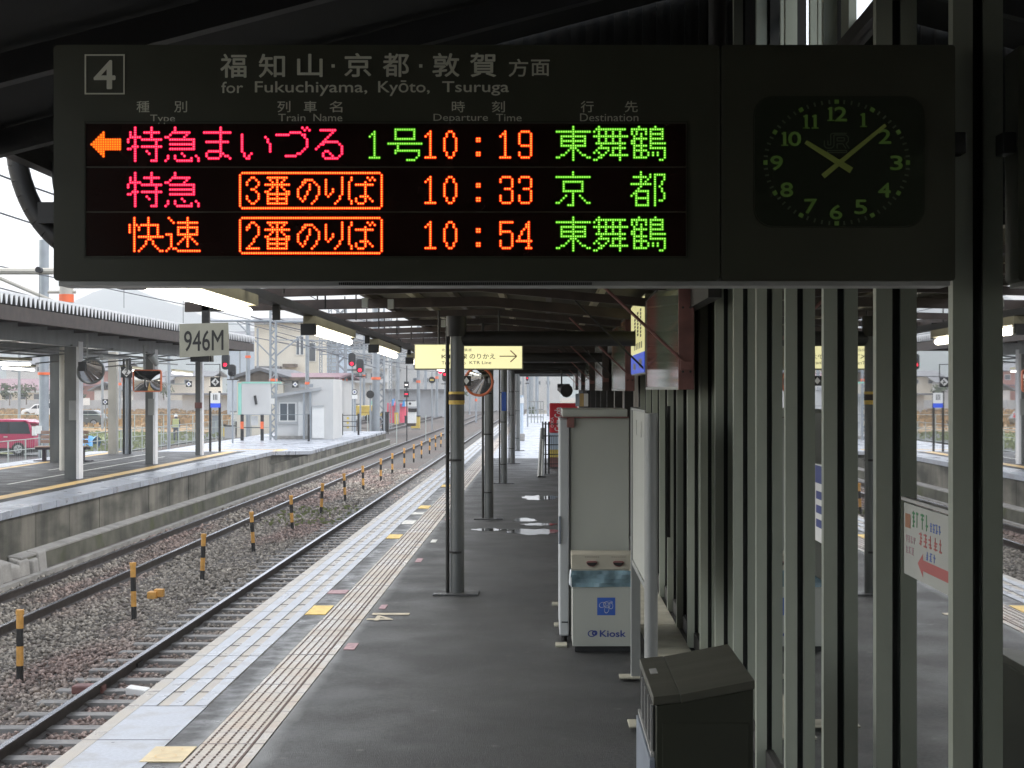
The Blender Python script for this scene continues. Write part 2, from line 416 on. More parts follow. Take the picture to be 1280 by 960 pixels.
# tactile paving: one tile each, thirty centimetres, domes worn dark
tp = thing('tactile_paving', 'cream tactile paving strip with rows of worn dark studs along the near platform', 'tactile paving', (-1.76, 8, 0))
tm = MB(); tm.box(-1.932, -1.640, .003, .297, -.03, 0, 0); tm.box(-1.932, -1.580, -.004, .0028, -.03, .0004, 2)
for i in range(5):
    for j in range(5):
        x = -1.903 + i * .056; y = .035 + j * .057
        a, b2 = .0065, .0165
        tm.hexa([(x-a, y-b2, 0), (x+a, y-b2, 0), (x+a, y+b2, 0), (x-a, y+b2, 0),
                 (x-a*.6, y-b2*.6, .005), (x+a*.6, y-b2*.6, .005), (x+a*.6, y+b2*.6, .005), (x-a*.6, y+b2*.6, .005)], 1)
tm.box(-1.634, -1.580, .003, .297, -.03, 0, 0)
tm.box(-1.650, -1.636, 0, .3, -.029, .003, 1)
m_tile = tm.mesh('paving_tile', [M['tile'], M['tile_grime'], M['joint']])
for i in range(300):
    link('paving_tile', m_tile, tp, (0, 8.0 + i * .30, random.uniform(-.001, .001)))
# painted marks
def mark(name, px0, px1, py0, py1, mt, lab, cat='floor mark', z=.0015, group=None):
    Y1 = F * 2 / (py0 - 487); Y0 = F * 2 / (py1 - 487); pm = (py0 + py1) / 2; Ym = F * 2 / (pm - 487)
    x0 = XP(px0, Ym); x1 = XP(px1, Ym)
    mb = MB(); mb.box(x0, x1, Y0, Y1, -.004, z); o = mb.build(name, mt)
    return tag(o, lab, cat, group)
marks = [
 (-2.128, -1.945, 757, 768, 'yellow_paint', 'large yellow painted patch between edging and tactile strip'),
 (-2.128, -1.945, 737.5, 742, 'pink_paint', 'faded pink painted bar just beyond the large yellow patch'),
 (-2.128, -1.945, 668, 673, 'yellow_paint', 'yellow painted bar further up the asphalt band'),
 (-2.128, -1.945, 650.5, 655, 'white_paint', 'pale cream painted bar between two yellow bars on the asphalt band'),
 (-2.128, -1.945, 640.5, 643, 'white_paint', 'thin white painted bar beyond the pale cream bar'),
 (-2.128, -1.945, 632, 635.5, 'yellow_paint', 'small yellow painted bar left of the iron column'),
 (-2.128, -1.945, 606, 608.5, 'yellow_paint', 'farthest yellow bar on the asphalt band'),
 (-1.545, -1.46, 804, 812, 'pink_paint', 'nearest pink rectangle right of the tactile strip'),
 (-1.51, -1.45, 756, 761, 'pink_paint', 'second pink rectangle right of the tactile strip'),
 (-1.50, -1.43, 698, 702.5, 'pink_paint', 'third pink rectangle right of the tactile strip'),
 (-1.49, -1.42, 674.5, 678, 'white_paint', 'small white rectangle right of the tactile strip'),
 (-1.53, -1.46, 647, 650, 'pink_paint', 'far pink rectangle beside the iron column'),
 (-1.35, -1.25, 657, 659, 'white_paint', 'faint pale bar left of the iron column'),
]
for i, (x0, x1, y0, y1, mt, lab) in enumerate(marks):
    Y1 = F * 2 / (y0 - 487); Y0 = F * 2 / (y1 - 487)
    tag(MB().box(x0, x1, Y0, Y1, -.004, .0015).build('floor_mark', M[mt]), lab, 'floor mark')
o = tag(MB().box(-2.175, -1.945, 8.47, 8.83, -.004, .0015).build('floor_mark', M['pale_yellow']),
        'yellow square plate with two round rings at the bottom edge of the photo', 'floor mark')
mb = MB()
for yy in (8.58, 8.73):
    for k in range(20):
        a0 = k * math.pi / 10; a1 = a0 + math.pi / 10
        q = [(-2.06 + r * math.cos(a), yy + r * .9 * math.sin(a), .0075) for r, a in ((.055, a0), (.06, a0), (.06, a1), (.055, a1))]
        mb.face(q)
mb.build('ring', M['orange_line'], o, fix=False)
num = thing('floor_mark', 'stop position number 4 with a line above, painted cream on asphalt', 'floor mark', (-1.3, 13.9, 0))
MB().box(-1.53, -1.20, F*2/(768.5-487), F*2/(766.3-487), -.002, .0015).build('line', M['cream_paint'], num)
text('number', '4', .22, (-1.43, F*2/(772.6-487), .0012), M['cream_paint'], num, right=(0, -1, 0), up=(1, 0, 0), bold=.03, width=.30)
# wet patches
def blob(name, x0, x1, y0, y1, z, mt, seed, lab):
    rnd = random.Random(seed); mb = MB(); n = 26; cx, cy = (x0+x1)/2, (y0+y1)/2
    pts = []
    for k in range(n):
        a = 2*math.pi*k/n; r = 1 + rnd.uniform(-.25, .15)
        pts.append((cx + (x1-x0)/2*r*math.cos(a), cy + (y1-y0)/2*r*math.sin(a)))
    mb.prism(pts, 'z', -.004, z)
    tag(mb.build(name, mt), lab, 'puddle')
for k, (a, b, py0, py1, lab) in enumerate(((652, 700, 619, 625, 'farthest thin puddle shining on the platform asphalt'),
        (640, 672, 647.5, 652, 'small puddle right of the second iron column foot'), (630, 700, 661, 668.5, 'widest puddle on the platform asphalt beside the white cabinet'),
        (588, 634, 660.5, 663.5, 'narrow puddle streak between the first two column feet'), (650, 700, 653.5, 657, 'middle puddle strip beside the white cabinet'))):
    Y1 = F*2/(py0-487); Y0 = F*2/(py1-487); Ym = (Y0+Y1)/2
    blob('puddle', XP(a, Ym), XP(b, Ym), Y0, Y1, .0005, M['puddle'], k + 3, lab)

# ---- tracks
def rail_mb(x, y0, y1, zt=-1.0, head=.065, mi=0):
    mb = MB()
    prof = [(-.06, -.15), (.06, -.15), (.06, -.135), (.012, -.115), (.012, -.04), (.033, -.03), (.033, -.003), (-.033, -.003), (-.033, -.03), (-.012, -.04), (-.012, -.115), (-.06, -.135)]
    mb.prism([(x + p, zt + q) for p, q in prof], 'y', y0, y1, 0)
    mb.box(x - .028, x + .028, y0, y1, zt - .003, zt, 1)
    return mb
sl = MB(); sl.hexa([(-1.0, -.12, -.12), (1.0, -.12, -.12), (1.0, .12, -.12), (-1.0, .12, -.12), (-1.0, -.085, .0), (1.0, -.085, .0), (1.0, .085, .0), (-1.0, .085, .0)])
m_sl = sl.mesh('sleeper', [M['sleeper']])
def clip_mb(x):
    mb = MB()
    for s in (-1, 1): mb.box(x + s*.065, x + s*.12, -.03, .03, 0, .03)
    return mb
def track(cx, y0, y1, lab, zs, nsl, head='rail_head', ys=10.0):
    t = thing('railway_track', lab, 'railway track', (cx, y0, -1.15))
    for s in (-1, 1):
        rail_mb(cx + s * .5335, y0, y1).build('rail', [M['rail_side'], M[head]], t)
    for i in range(nsl):
        link('sleeper', m_sl, t, (cx, ys + i * .60, zs))
    return t
track(-4.03, -5, 300, 'near railway track with a polished rail beside the platform edge', -1.105, 220, ys=9.7)
track(-7.43, -5, 300, 'railway track along the far platform, both rails showing', -1.19, 150, ys=18)
track(-17.2, 20, 380, 'railway track behind the far platform by the fence', -1.16, 80, ys=60)
track(-12.2, 96, 380, 'siding track beyond the end of the far platform', -1.16, 60, ys=100)
# rail joint boxes
for Y, lab in ((17.6, 'small black rail joint box on the near rail'),):
    tag(MB().box(-4.60, -4.535, Y, Y + .25, -1.14, -1.06).build('rail_joint_box', M['signal_black']), lab, 'joint box')

# ballast: loose stones, nobody could count them
def stones():
    regs = [(-8.35, -2.7, 11.5, 22, 480, .026, .044), (-8.35, -2.7, 22, 36, 230, .032, .052), (-8.35, -2.7, 36, 62, 80, .045, .07)]
    base = np.array([(1,0,0),(-1,0,0),(0,1,0),(0,-1,0),(0,0,1),(0,0,-1)], float)
    fc = np.array([(0,2,4),(2,1,4),(1,3,4),(3,0,4),(2,0,5),(1,2,5),(3,1,5),(0,3,5)])
    V = []; Fs = []; n0 = 0
    for (x0, x1, y0, y1, dens, r0, r1) in regs:
        n = int((x1-x0)*(y1-y0)*dens)
        c = np.stack([np.random.uniform(x0, x1, n), np.random.uniform(y0, y1, n), np.zeros(n)], 1)
        on = np.ones(n, bool)
        for rx in (-4.5635, -3.4965, -7.9635, -6.8965): on &= np.abs(c[:, 0] - rx) > .07
        # sleepers of the near track stand clear of the stones near their rails
        ph = ((c[:, 1] - 9.7 + .3) % .6) - .3
        on &= ~((c[:, 0] > -4.80) & (c[:, 0] < -3.0) & (np.abs(ph) < .105))
        c = c[on]; n = len(c)
        r = np.random.uniform(r0, r1, n)
        hump = .022*np.sin(c[:, 0]*2.1)*np.sin(c[:, 1]*.8) - .02
        lo = (c[:, 0] > -4.7)*-.006
        c[:, 2] = -1.132 + hump*.5 + lo + np.random.uniform(-.02, .02, n)
        v = base[None] * r[:, None, None] * np.random.uniform(.6, 1.15, (n, 6, 1)) + np.random.uniform(-.35, .35, (n, 6, 3)) * r[:, None, None]
        a = np.random.uniform(0, 6.28, n); ca, sa = np.cos(a), np.sin(a)
        x = v[:, :, 0]*ca[:, None] - v[:, :, 1]*sa[:, None]; y = v[:, :, 0]*sa[:, None] + v[:, :, 1]*ca[:, None]
        t = np.random.uniform(-.9, .9, n); ct, st = np.cos(t), np.sin(t)
        z = v[:, :, 2]*.8
        y2 = y*ct[:, None] - z*st[:, None]; z2 = y*st[:, None] + z*ct[:, None]
        v = np.stack([x, y2, z2], 2) + c[:, None, :]
        V.append(v.reshape(-1, 3)); Fs.append((fc[None] + (np.arange(n)*6)[:, None, None] + n0).reshape(-1, 3)); n0 += n*6
    V = np.concatenate(V); Fs = np.concatenate(Fs)
    me = bpy.data.meshes.new('ballast'); me.vertices.add(len(V)); me.vertices.foreach_set('co', V.ravel())
    me.loops.add(len(Fs)*3); me.loops.foreach_set('vertex_index', Fs.ravel().astype(np.int32))
    me.polygons.add(len(Fs)); me.polygons.foreach_set('loop_start', np.arange(0, len(Fs)*3, 3, dtype=np.int32))
    me.update(calc_edges=True); me.validate(); me.materials.append(M['stone'])
    o = link('ballast', me); tag(o, 'grey and rusty brown crushed stone ballast between the rails', 'ballast', kind='stuff')
stones()

# marker stakes between the tracks
pos = [16.9, 21.5, 25.8, 30.5, 35.2, 39.8, 44.4, 48.8, 54, 58.5, 63.5, 68, 72, 77, 81.5, 86]
def stake_parts(t):
    x, y, z = org(t)
    h = .78; n = 4; s0 = z - .03
    MB().cyl((x, y, s0), (x, y, s0 + .19), .038, 12, mi=0).build('black_band', M['marker_black'], t, smooth=True)
    MB().cyl((x, y, s0 + .19), (x, y, s0 + .40), .038, 12).build('yellow_band', M['marker_yellow'], t, smooth=True)
    MB().cyl((x, y, s0 + .40), (x, y, s0 + .59), .038, 12).build('black_band', M['marker_black'], t, smooth=True)
    mb = MB().cyl((x, y, s0 + .59), (x, y, s0 + .74), .038, 12); mb.cyl((x, y, s0 + .74), (x, y, s0 + .79), .045, 12)
    mb.build('yellow_band', M['marker_yellow'], t, smooth=True)
t0 = None
for i, Y in enumerate(pos):
    lab = ('black and yellow banded marker stake between the tracks, %s counting from the front' % ORDN[i])
    if i == 0:
        t0 = thing('marker_stake', lab, 'marker stake', (-5.62, Y, -1.12), 'marker stakes between the tracks'); stake_parts(t0)
    else:
        c = t0.copy(); C.objects.link(c); c.location = (-5.62 + random.uniform(-.03, .03), Y, -1.12); c['label'] = lab
        c.rotation_euler = (R(random.uniform(-2.5, 2.5)), R(random.uniform(-3, 3)), random.uniform(0, 3))
        for ch in t0.children: d = ch.copy(); C.objects.link(d); d.parent = c
# small bits lying on the ballast
tt = thing('sleeper_end_cap', 'small orange block lying on the gravel between stakes', 'track fitting', (XP(196, 20.5), 23.6, -1.12))
x = XP(194, 23.6)
MB().box(x-.10, x+.03, 23.5, 23.68, -1.13, -1.02).build('block', M['marker_yellow'], tt, bev=.01)
MB().box(x-.02, x+.12, 23.58, 23.7, -1.11, -.99).build('plate', M['marker_yellow'], tt, bev=.01)
t = thing('track_marker', 'dark red and white striped bar lying across the sleepers beside the near rail', 'track fitting', (-4.9, 15.7, -1.12))
Yb = 5910/(850-487)
MB().box(XP(93, Yb), XP(132, Yb), Yb-.12, Yb+.05, -1.13, -1.04).build('bar', M['red_steel'], t, bev=.02)
MB().hexa([(XP(160, Yb), Yb-.1, -1.14), (XP(188, Yb), Yb-.16, -1.14), (XP(188, Yb), Yb+.02, -1.14), (XP(160, Yb), Yb+.08, -1.14),
           (XP(160, Yb), Yb-.1, -1.06), (XP(188, Yb), Yb-.16, -1.08), (XP(188, Yb), Yb+.02, -1.08), (XP(160, Yb), Yb+.08, -1.06)]).build('bar', M['plain_white'], t, bev=.01)

# ---- far platform (an island) with ramp
fp = MB()
def fpz(Y):
    if Y < 52: return -.04
    if Y < 60: return -.04 - (Y-52)/8*.32
    return -.36
ys = [-12, 52, 60, 89.5]
fp.box(-14.9, -9.15, -12, 52, -1.3, -.16)
fp.hexa([(-14.9,52,-1.3),(-9.15,52,-1.3),(-9.15,60,-1.3),(-14.9,60,-1.3),(-14.9,52,-.16),(-9.15,52,-.16),(-9.15,60,-.48),(-14.9,60,-.48)])
fp.box(-14.9, -9.15, 60, 89.5, -1.3, -.48)
struct(fp.build('far_platform', M['wall_concrete']))
# precast face panels, one by one, and the capping
fw = thing('platform_wall', 'stained precast concrete face of the far platform', 'platform wall', (-9.1, 10, -1.2))
mp_ = MB(); mp_.box(-9.15, -9.02, .012, 1.988, -1.3, -.17); m_pan = mp_.mesh('panel', [M['wall_concrete']])
for i in range(32): link('panel', m_pan, fw, (random.uniform(-.012, .012), -12 + i*2.0, 0))
ml_ = MB(); ml_.box(-9.15, -9.02, .012, 1.988, -1.3, -.49); m_panl = ml_.mesh('panel', [M['wall_concrete']])
for i in range(19): link('panel', m_panl, fw, (random.uniform(-.012, .012), 52 + i*2.0, 0))
mc_ = MB(); mc_.box(-9.8, -8.97, .004, .996, -.165, -.04); m_cap = mc_.mesh('capping_slab', [M['wet_concrete']])
for i in range(64): link('capping_slab', m_cap, fw, (random.uniform(-.006, .006), -12 + i*1.0, 0))
for i in range(29): link('capping_slab', m_cap, fw, (random.uniform(-.006, .006), 60.5 + i*1.0, -.32))
mb = MB(); mb.hexa([(-9.8,52,-.165),(-8.97,52,-.165),(-8.97,60.5,-.485),(-9.8,60.5,-.485),(-9.8,52,-.04),(-8.97,52,-.04),(-8.97,60.5,-.36),(-9.8,60.5,-.36)])
mb.build('capping_slab', M['wet_concrete'], fw)
# curb along its foot
struct(MB().prism([(-9.02, -1.3), (-8.78, -1.3), (-8.80, -.86), (-9.02, -.83)], 'y', 26.5, 90, 0).build('kerb', M['curb_moss']))
struct(MB().prism([(-9.02, -.83), (-8.79, -.86), (-8.79, -.83), (-9.02, -.80)], 'y', 26.5, 90, 0).build('kerb_top', M['concrete']))
rk = thing('cable_trough', 'row of rough grey cable trough lids at the foot of the far platform wall', 'cable trough', (-8.7, 20, -1.2))
rnd = random.Random(5)
Y = 14.0
while Y < 27.5:
    L = rnd.uniform(.5, .9); z = -.93 + rnd.uniform(-.02, .02)
    a, b = rnd.uniform(-.03, .03), rnd.uniform(-.02, .02); z = -.87 + rnd.uniform(-.012, .012)
    if 25 < Y: L = .45; z = -.87 + rnd.uniform(-.06, .05); a = rnd.uniform(-.1, .08)
    MB().hexa([(-8.98, Y, -1.25), (-8.72+a, Y, -1.25), (-8.72, Y+L-.03, -1.25), (-8.98, Y+L-.03, -1.25),
               (-8.98, Y, z+.05), (-8.76+a, Y+b, z), (-8.76, Y+L-.02, z+a*.3), (-8.98, Y+L-.03, z+.05)]).build('lid', M['concrete'], rk, bev=.03)
    Y += L
struct(MB().box(-8.5, -8.38, 10, 90, -1.2, -1.06).build('kerb', M['concrete']))
struct(MB().box(-14.88, -9.8, -12, 52, -.16, -.045).build('platform_surface', M['asphalt']))
mb = MB(); mb.hexa([(-14.88,52,-.16),(-9.8,52,-.16),(-9.8,60,-.48),(-14.88,60,-.48),(-14.88,52,-.045),(-9.8,52,-.045),(-9.8,60,-.365),(-14.88,60,-.365)])
mb.box(-14.88, -9.8, 60, 89.4, -.48, -.365)
struct(mb.build('platform_surface', M['wet_concrete']))
# yellow lines, pale rear edge
tag(MB().box(-10.45, -10.12, -12, 52, -.046, -.041).build('tactile_line', M['orange_line']), 'worn yellow line along the near side of the far platform', 'yellow line')
mb = MB(); mb.hexa([(-10.45,52,-.046),(-10.12,52,-.046),(-10.12,60,-.366),(-10.45,60,-.366),(-10.45,52,-.041),(-10.12,52,-.041),(-10.12,60,-.361),(-10.45,60,-.361)])
mb.box(-14.0, -10.12, 62, 62.4, -.366, -.361)
mb.box(-10.45, -10.12, 60, 62, -.366, -.361)
tag(mb.build('tactile_line', M['orange_line']), 'yellow line down the ramp of the far platform, turning across its end', 'yellow line')
tag(MB().box(-14.15, -13.9, -12, 52, -.046, -.041).build('tactile_line', M['orange_line']), 'yellow line along the rear side of the far platform', 'yellow line')
struct(MB().box(-14.95, -14.2, -12, 52, -.17, -.038).build('kerb', M['wet_concrete']))
for (x, y0, y1, lab) in ((-11.6, 34, 48, 'thin pale queue line painted on the far platform'), (-12.6, 40, 50, 'second thin pale queue line further back on the far platform')):
    tag(MB().box(x, x+.06, y0, y1, -.046, -.041).build('queue_line', M['white_paint']), lab, 'floor mark')

# ================================================================== roofs over the near platform
def rz(X):   # sheet height of the low canopy
    return 3.02 + (X + 1.85) * .043 if X < -.3 else 3.087 - (X + .3) * .10
low = thing('platform_canopy', 'low brown canopy over the near platform with open rafters at its edge', 'canopy', (-.86, 15, 0))
def corr_sheet(x0, x1, y0, y1, zf, per, amp, mt, parent, name='roof_sheet', nx=6):
    mb = MB(); n = int((y1-y0)/per*4); xs = [x0+(x1-x0)*i/nx for i in range(nx+1)]
    for j in range(n+1):
        y = y0 + (y1-y0)*j/n; dz = amp*math.sin(math.pi/2*j)
        for x in xs: mb.v.append((x, y, zf(x)+dz))
    k = nx+1
    for j in range(n):
        for i in range(nx):
            a = j*k+i; mb.f.append((a, a+1, a+k+1, a+k)); mb.m.append(0)
    o = mb.build(name, mt, parent, fix=False)
    s = o.modifiers.new('thick', 'SOLIDIFY'); s.thickness = .012; s.offset = 1
    return o
corr_sheet(-1.85, 6.0, 9.35, 43.5, rz, .20, .018, M['roof_under'], low)
# a skylight slit beyond its end is open: rafters only
for i, Y in enumerate([11.8, 14.05, 16.35, 18.6, 20.9, 23.2, 25.5, 27.8, 30.1, 32.4, 34.7, 37, 39.3, 41.6, 44.2, 47.4, 50.6]):
    xl = -3.72 if i == 2 else -2.66
    hgt = .10 if i == 2 else .075
    mb = MB(); zc = 2.885
    mb.hexa([(xl, Y-.04, zc-hgt/2-.03), (-.6, Y-.04, zc-hgt/2+.03), (-.6, Y+.04, zc-hgt/2+.03), (xl, Y+.04, zc-hgt/2-.03),
             (xl, Y-.04, zc+hgt/2-.03), (-.6, Y-.04, zc+hgt/2+.03), (-.6, Y+.04, zc+hgt/2+.03), (xl, Y+.04, zc+hgt/2-.03)])
    mb.hexa([(-.6, Y-.04, zc-hgt/2+.03), (1.15, Y-.04, zc-hgt/2-.13), (1.15, Y+.04, zc-hgt/2-.13), (-.6, Y+.04, zc-hgt/2+.03),
             (-.6, Y-.04, zc+hgt/2+.03), (1.15, Y-.04, zc+hgt/2-.13), (1.15, Y+.04, zc+hgt/2-.13), (-.6, Y+.04, zc+hgt/2+.03)])
    mb.build('rafter', M['brown_steel'], low)
    for x in (-2.35, -1.95): MB().cyl((x, Y, 2.72), (x, Y, 3.10), .008, 6).build('hanger', M['dark_steel'], low)
for k, x in enumerate((-1.80, -1.35, -.95, -.45, .05, .55)):
    z = rz(x) - .055
    MB().box(x-.03, x+.03, 9.4, 43.5, z-.03, z+.03).build('purlin', M['lamp_housing'] if k % 2 else M['brown_steel'], low)
MB().box(-2.72, -2.62, 9.4, 51, 2.83, 2.93).build('eaves_beam', M['brown_steel'], low)
MB().box(.98, 1.06, 9.4, 51, 2.55, 2.72).build('side_beam', M['dark_steel'], low)
for Y, z in ((46, 2.80), (48.5, 2.77), (51.5, 2.8)):
    MB().box(-2.6, 1.1, Y, Y+.12, z-.06, z+.06).build('end_frame', M['dark_steel'], low)
# bolts and junction boxes seen under the roof
for (x, Y) in ((-1.55, 13.4), (-1.35, 13.6), (-1.15, 17.6)):
    MB().box(x, x+.05, Y, Y+.06, 2.70, 2.78).build('junction_box', M['white_enamel'], low)

# roof of the hall close to the camera: higher and sloping up to the right
hall = thing('hall_roof', 'dark high roof right above the departure board', 'roof', (-1, 4, 3.3))
def hz(X): return 3.36 + .262*(X+2.88)
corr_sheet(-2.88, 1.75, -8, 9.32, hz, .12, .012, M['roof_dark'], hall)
MB().hexa([(-2.90,-8,3.25),(-2.82,-8,3.25),(-2.82,9.3,3.25),(-2.90,9.3,3.25),(-2.90,-8,3.40),(-2.82,-8,3.40),(-2.82,9.3,3.40),(-2.90,9.3,3.40)]).build('eaves_gutter', M['dark_steel'], hall)
for Y in (1.0, 3.2, 5.6, 6.9, 8.2):
    x0, x1 = -2.85, 1.1
    MB().hexa([(x0,Y-.04,hz(x0)-.16),(x1,Y-.04,hz(x1)-.16),(x1,Y+.04,hz(x1)-.16),(x0,Y+.04,hz(x0)-.16),
               (x0,Y-.04,hz(x0)-.03),(x1,Y-.04,hz(x1)-.03),(x1,Y+.04,hz(x1)-.03),(x0,Y+.04,hz(x0)-.03)]).build('rafter', M['hall_steel'], hall)
for x in (1.0,):
    MB().box(x-.03, x+.03, -8, 9.3, hz(x)-.22, hz(x)-.165).build('purlin', M['hall_steel'], hall)
# corrugated gable sheet between the high and the low roof, with a louvred opening by the wall
gb = MB(); n = 96
xs = [-2.85 + (1.17+2.85)*i/n for i in range(n+1)]
for i in range(n):
    a, b = xs[i], xs[i+1]
    bot = 2.98; ta, tb = hz(a)+.03, hz(b)+.03; y0 = 9.34 + (.02 if i % 2 else 0)
    gb.hexa([(a,y0,bot),(b,y0,bot),(b,y0+.02,bot),(a,y0+.02,bot),(a,y0,ta),(b,y0,tb),(b,y0+.02,tb),(a,y0+.02,ta)])
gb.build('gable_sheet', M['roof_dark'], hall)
# curved down pipe at the left end of the board
pts = []
for k in range(13):
    a = k/12*math.pi/2
    pts.append((-3.02 + .50*(1-math.cos(a)), 9.0, 3.46 - .70*math.sin(a)))
pipe = MB().tube(pts, .058, 10)
o = pipe.build('down_pipe', M['dark_steel'], hall, smooth=True)
pts = [(-2.80 + .2*(1-math.cos(k/10*math.pi/2)), 9.0, 3.30 - .42*math.sin(k/10*math.pi/2)) for k in range(11)]
MB().tube(pts, .017, 8).build('cable', M['signal_black'], hall, smooth=True)
MB().box(-2.86, -2.2, 8.9, 9.1, 2.94, 3.06).build('pipe_bracket', M['dark_steel'], hall)
# unseen side wall added to cut the fill light, and the hall's rear wall
struct(MB().box(-2.35, -2.25, -8, 1.6, 0, 3.45).build('light_block_wall', M['house_grey']))
struct(MB().box(-2.8, 1.75, -8.2, -8.0, 0, 4.6).build('hall_rear_wall', M['interior']))

# ================================================================== glazed waiting room wall at the right
WX = 1.18
wr = thing('waiting_room_wall', 'long glazed wall of grey metal mullions and dark reflecting panes', 'glass wall', (WX, 9, 0))
mys = [4.31 - .99*3 + .99*k for k in range(18)]
mm = MB(); mm.box(WX-.068, WX-.014, -.024, .024, 0, 4.3, 0)
mm.box(WX-.014, WX+.03, -.012, .012, 0, 4.3, 1)
m_mul = mm.mesh('mullion', [M['frame_steel'], M['gasket']])
gm = MB(); gm.box(WX, WX+.012, .018, .99-.018, .12, 3.30); m_gl = gm.mesh('pane', [M['glass_mirror']])
for k, y in enumerate(mys):
    link('mullion', m_mul, wr, (0, y, 0))
    if k < len(mys)-1: link('pane', m_gl, wr, (0, y, 0))
g2 = MB(); g2.box(WX, WX+.012, -8, mys[0]-.018, .12, 3.30); g2.build('pane', M['glass_mirror'], wr)
MB().box(WX-.02, WX+.10, -8, mys[-1], 0, .115).build('base_rail', M['dark_steel'], wr)
MB().box(WX-.03, WX+.10, -8, mys[-1], 3.305, 3.36).build('head_rail', M['dark_steel'], wr)
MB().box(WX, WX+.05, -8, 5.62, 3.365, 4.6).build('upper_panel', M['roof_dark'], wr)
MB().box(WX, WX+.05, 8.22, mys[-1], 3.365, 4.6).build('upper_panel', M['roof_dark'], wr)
for (y, w) in ((6.10, .16), (6.31, .32), (6.78, .03), (6.98, .05), (7.36, .03), (7.52, .05), (7.86, .03)):
    MB().box(WX, WX+.03, y, y+w, 3.37, 4.6).build('slat', M['frame_steel'], wr)
MB().hexa([(WX+.04, 5.62, 3.37), (WX+.04, 6.12, 3.37), (WX+.07, 6.12, 3.37), (WX+.07, 5.62, 3.37), (WX+.04, 5.62, 3.45), (WX+.04, 6.12, 3.44), (WX+.07, 6.12, 3.44), (WX+.07, 5.62, 3.45)]).build('brace_panel', M['roof_dark'], wr)
MB().cyl((WX+.09, 8.2, 3.95), (WX+.09, 7.6, 4.25), .03, 6).build('brace', M['hall_steel'], wr)
MB().box(WX+.013, WX+.035, -8, mys[-1], .9, .93).build('inner_rail', M['frame_steel'], wr)
# small latches on the frames
for k in (3, 4, 5, 6, 7):
    y = mys[k] + .55
    pass
struct(MB().box(WX+.04, 6, -8.2, 18.2, 3.31, 3.36).build('room_ceiling', M['interior']))
struct(MB().box(WX+.10, 1.75, -8.2, -8.0, 0, 3.3).build('room_wall', M['interior']))
struct(MB().box(WX+.10, 6, 18.16, 18.3, 0, 3.3).build('room_wall', M['interior']))
struct(MB().box(5.9, 6, -8.2, 18.2, 0, 3.3).build('room_wall', M['interior']))
# floor tiles at the foot of the glass
ft = thing('floor_tiles', 'row of pale worn tiles at the foot of the glazed wall', 'floor tiles', (.95, 12, 0))
for k in range(14):
    MB().box(.80, 1.12, 9.0+k*.62, 9.0+k*.62+.61, 0, .012).build('tile', M['floor_tile'], ft, bev=.002)
# beyond the waiting room: pale corrugated wall with posts
bw = thing('corrugated_wall', 'beige corrugated wall with dark posts beyond the white cabinet', 'wall', (1.3, 30, 0))
n = 120
mb = MB()
for i in range(n):
    y0 = 18.4 + i*.12
    mb.box(1.25 + (.025 if i % 2 else 0), 1.30 + (.025 if i % 2 else 0), y0, y0+.12, 0, 2.9)
mb.build('corrugated_sheet', M['cream_concrete'], bw)
for Y in (18.3, 21.5, 24.5, 27.5, 30.5, 33.5, 37, 41, 45, 50): MB().box(1.10, 1.22, Y, Y+.12, 0, 2.7).build('post', M['dark_steel'], bw)

# cast iron looking columns
def column(Y, lab, first=False):
    x = -.86
    t = thing('column', lab, 'column', (x, Y, 0), 'columns of the near platform')
    MB().cyl((x+.01, Y, 0), (x+.01, Y, 2.52), .068, 20).build('shaft', M['grey_post'], t, smooth=True)
    MB().cyl((x-.085, Y-.02, 0), (x-.085, Y-.02, 2.62), .019, 10).build('cable_pipe', M['dark_steel'], t, smooth=True)
    MB().cyl((x, Y, 2.52), (x, Y, 2.72), .10, 16).build('collar', M['dark_steel'], t, smooth=True)
    MB().box(x-.22, x+.22, Y-.16, Y+.16, -.004, .014).build('base_plate', M['asphalt_stain'], t, bev=.004)
    MB().cyl((x, Y+.02, 2.50), (1.14, Y+.02, 2.50), .075, 14).build('cross_beam', M['dark_steel'], t, smooth=True)
    for z in (1.93, 1.30, .40): MB().cyl((x-.004, Y, z), (x-.004, Y, z+.02), .078, 16).build('clamp', M['dark_steel'], t, smooth=True)
    return t
c1 = column(15.45, 'nearest grey column with black and yellow tape, left of the white cabinet')
for z0, z1, m_ in ((1.955, 1.98, 'clock_hand'), (1.895, 1.955, 'brown_steel'), (1.855, 1.895, 'yellow_paint')):
    MB().cyl((-.86, 15.45, z0), (-.86, 15.45, z1), .082, 20).build('tape_band', M[m_ if m_ != 'clock_hand' else 'yellow_paint'], c1, smooth=True)
column(24.4, 'second grey column of the near platform, under the cream transfer sign')
c3 = column(33.6, 'third grey column, thin, with a small blue plate')
MB().box(-.90, -.80, 33.5, 33.53, 1.55, 1.95).build('number_plate', M['sign_blue'], c3)
column(42.6, 'fourth grey column near the end of the canopy')
column(51.6, 'fifth and farthest column at the open end of the canopy')
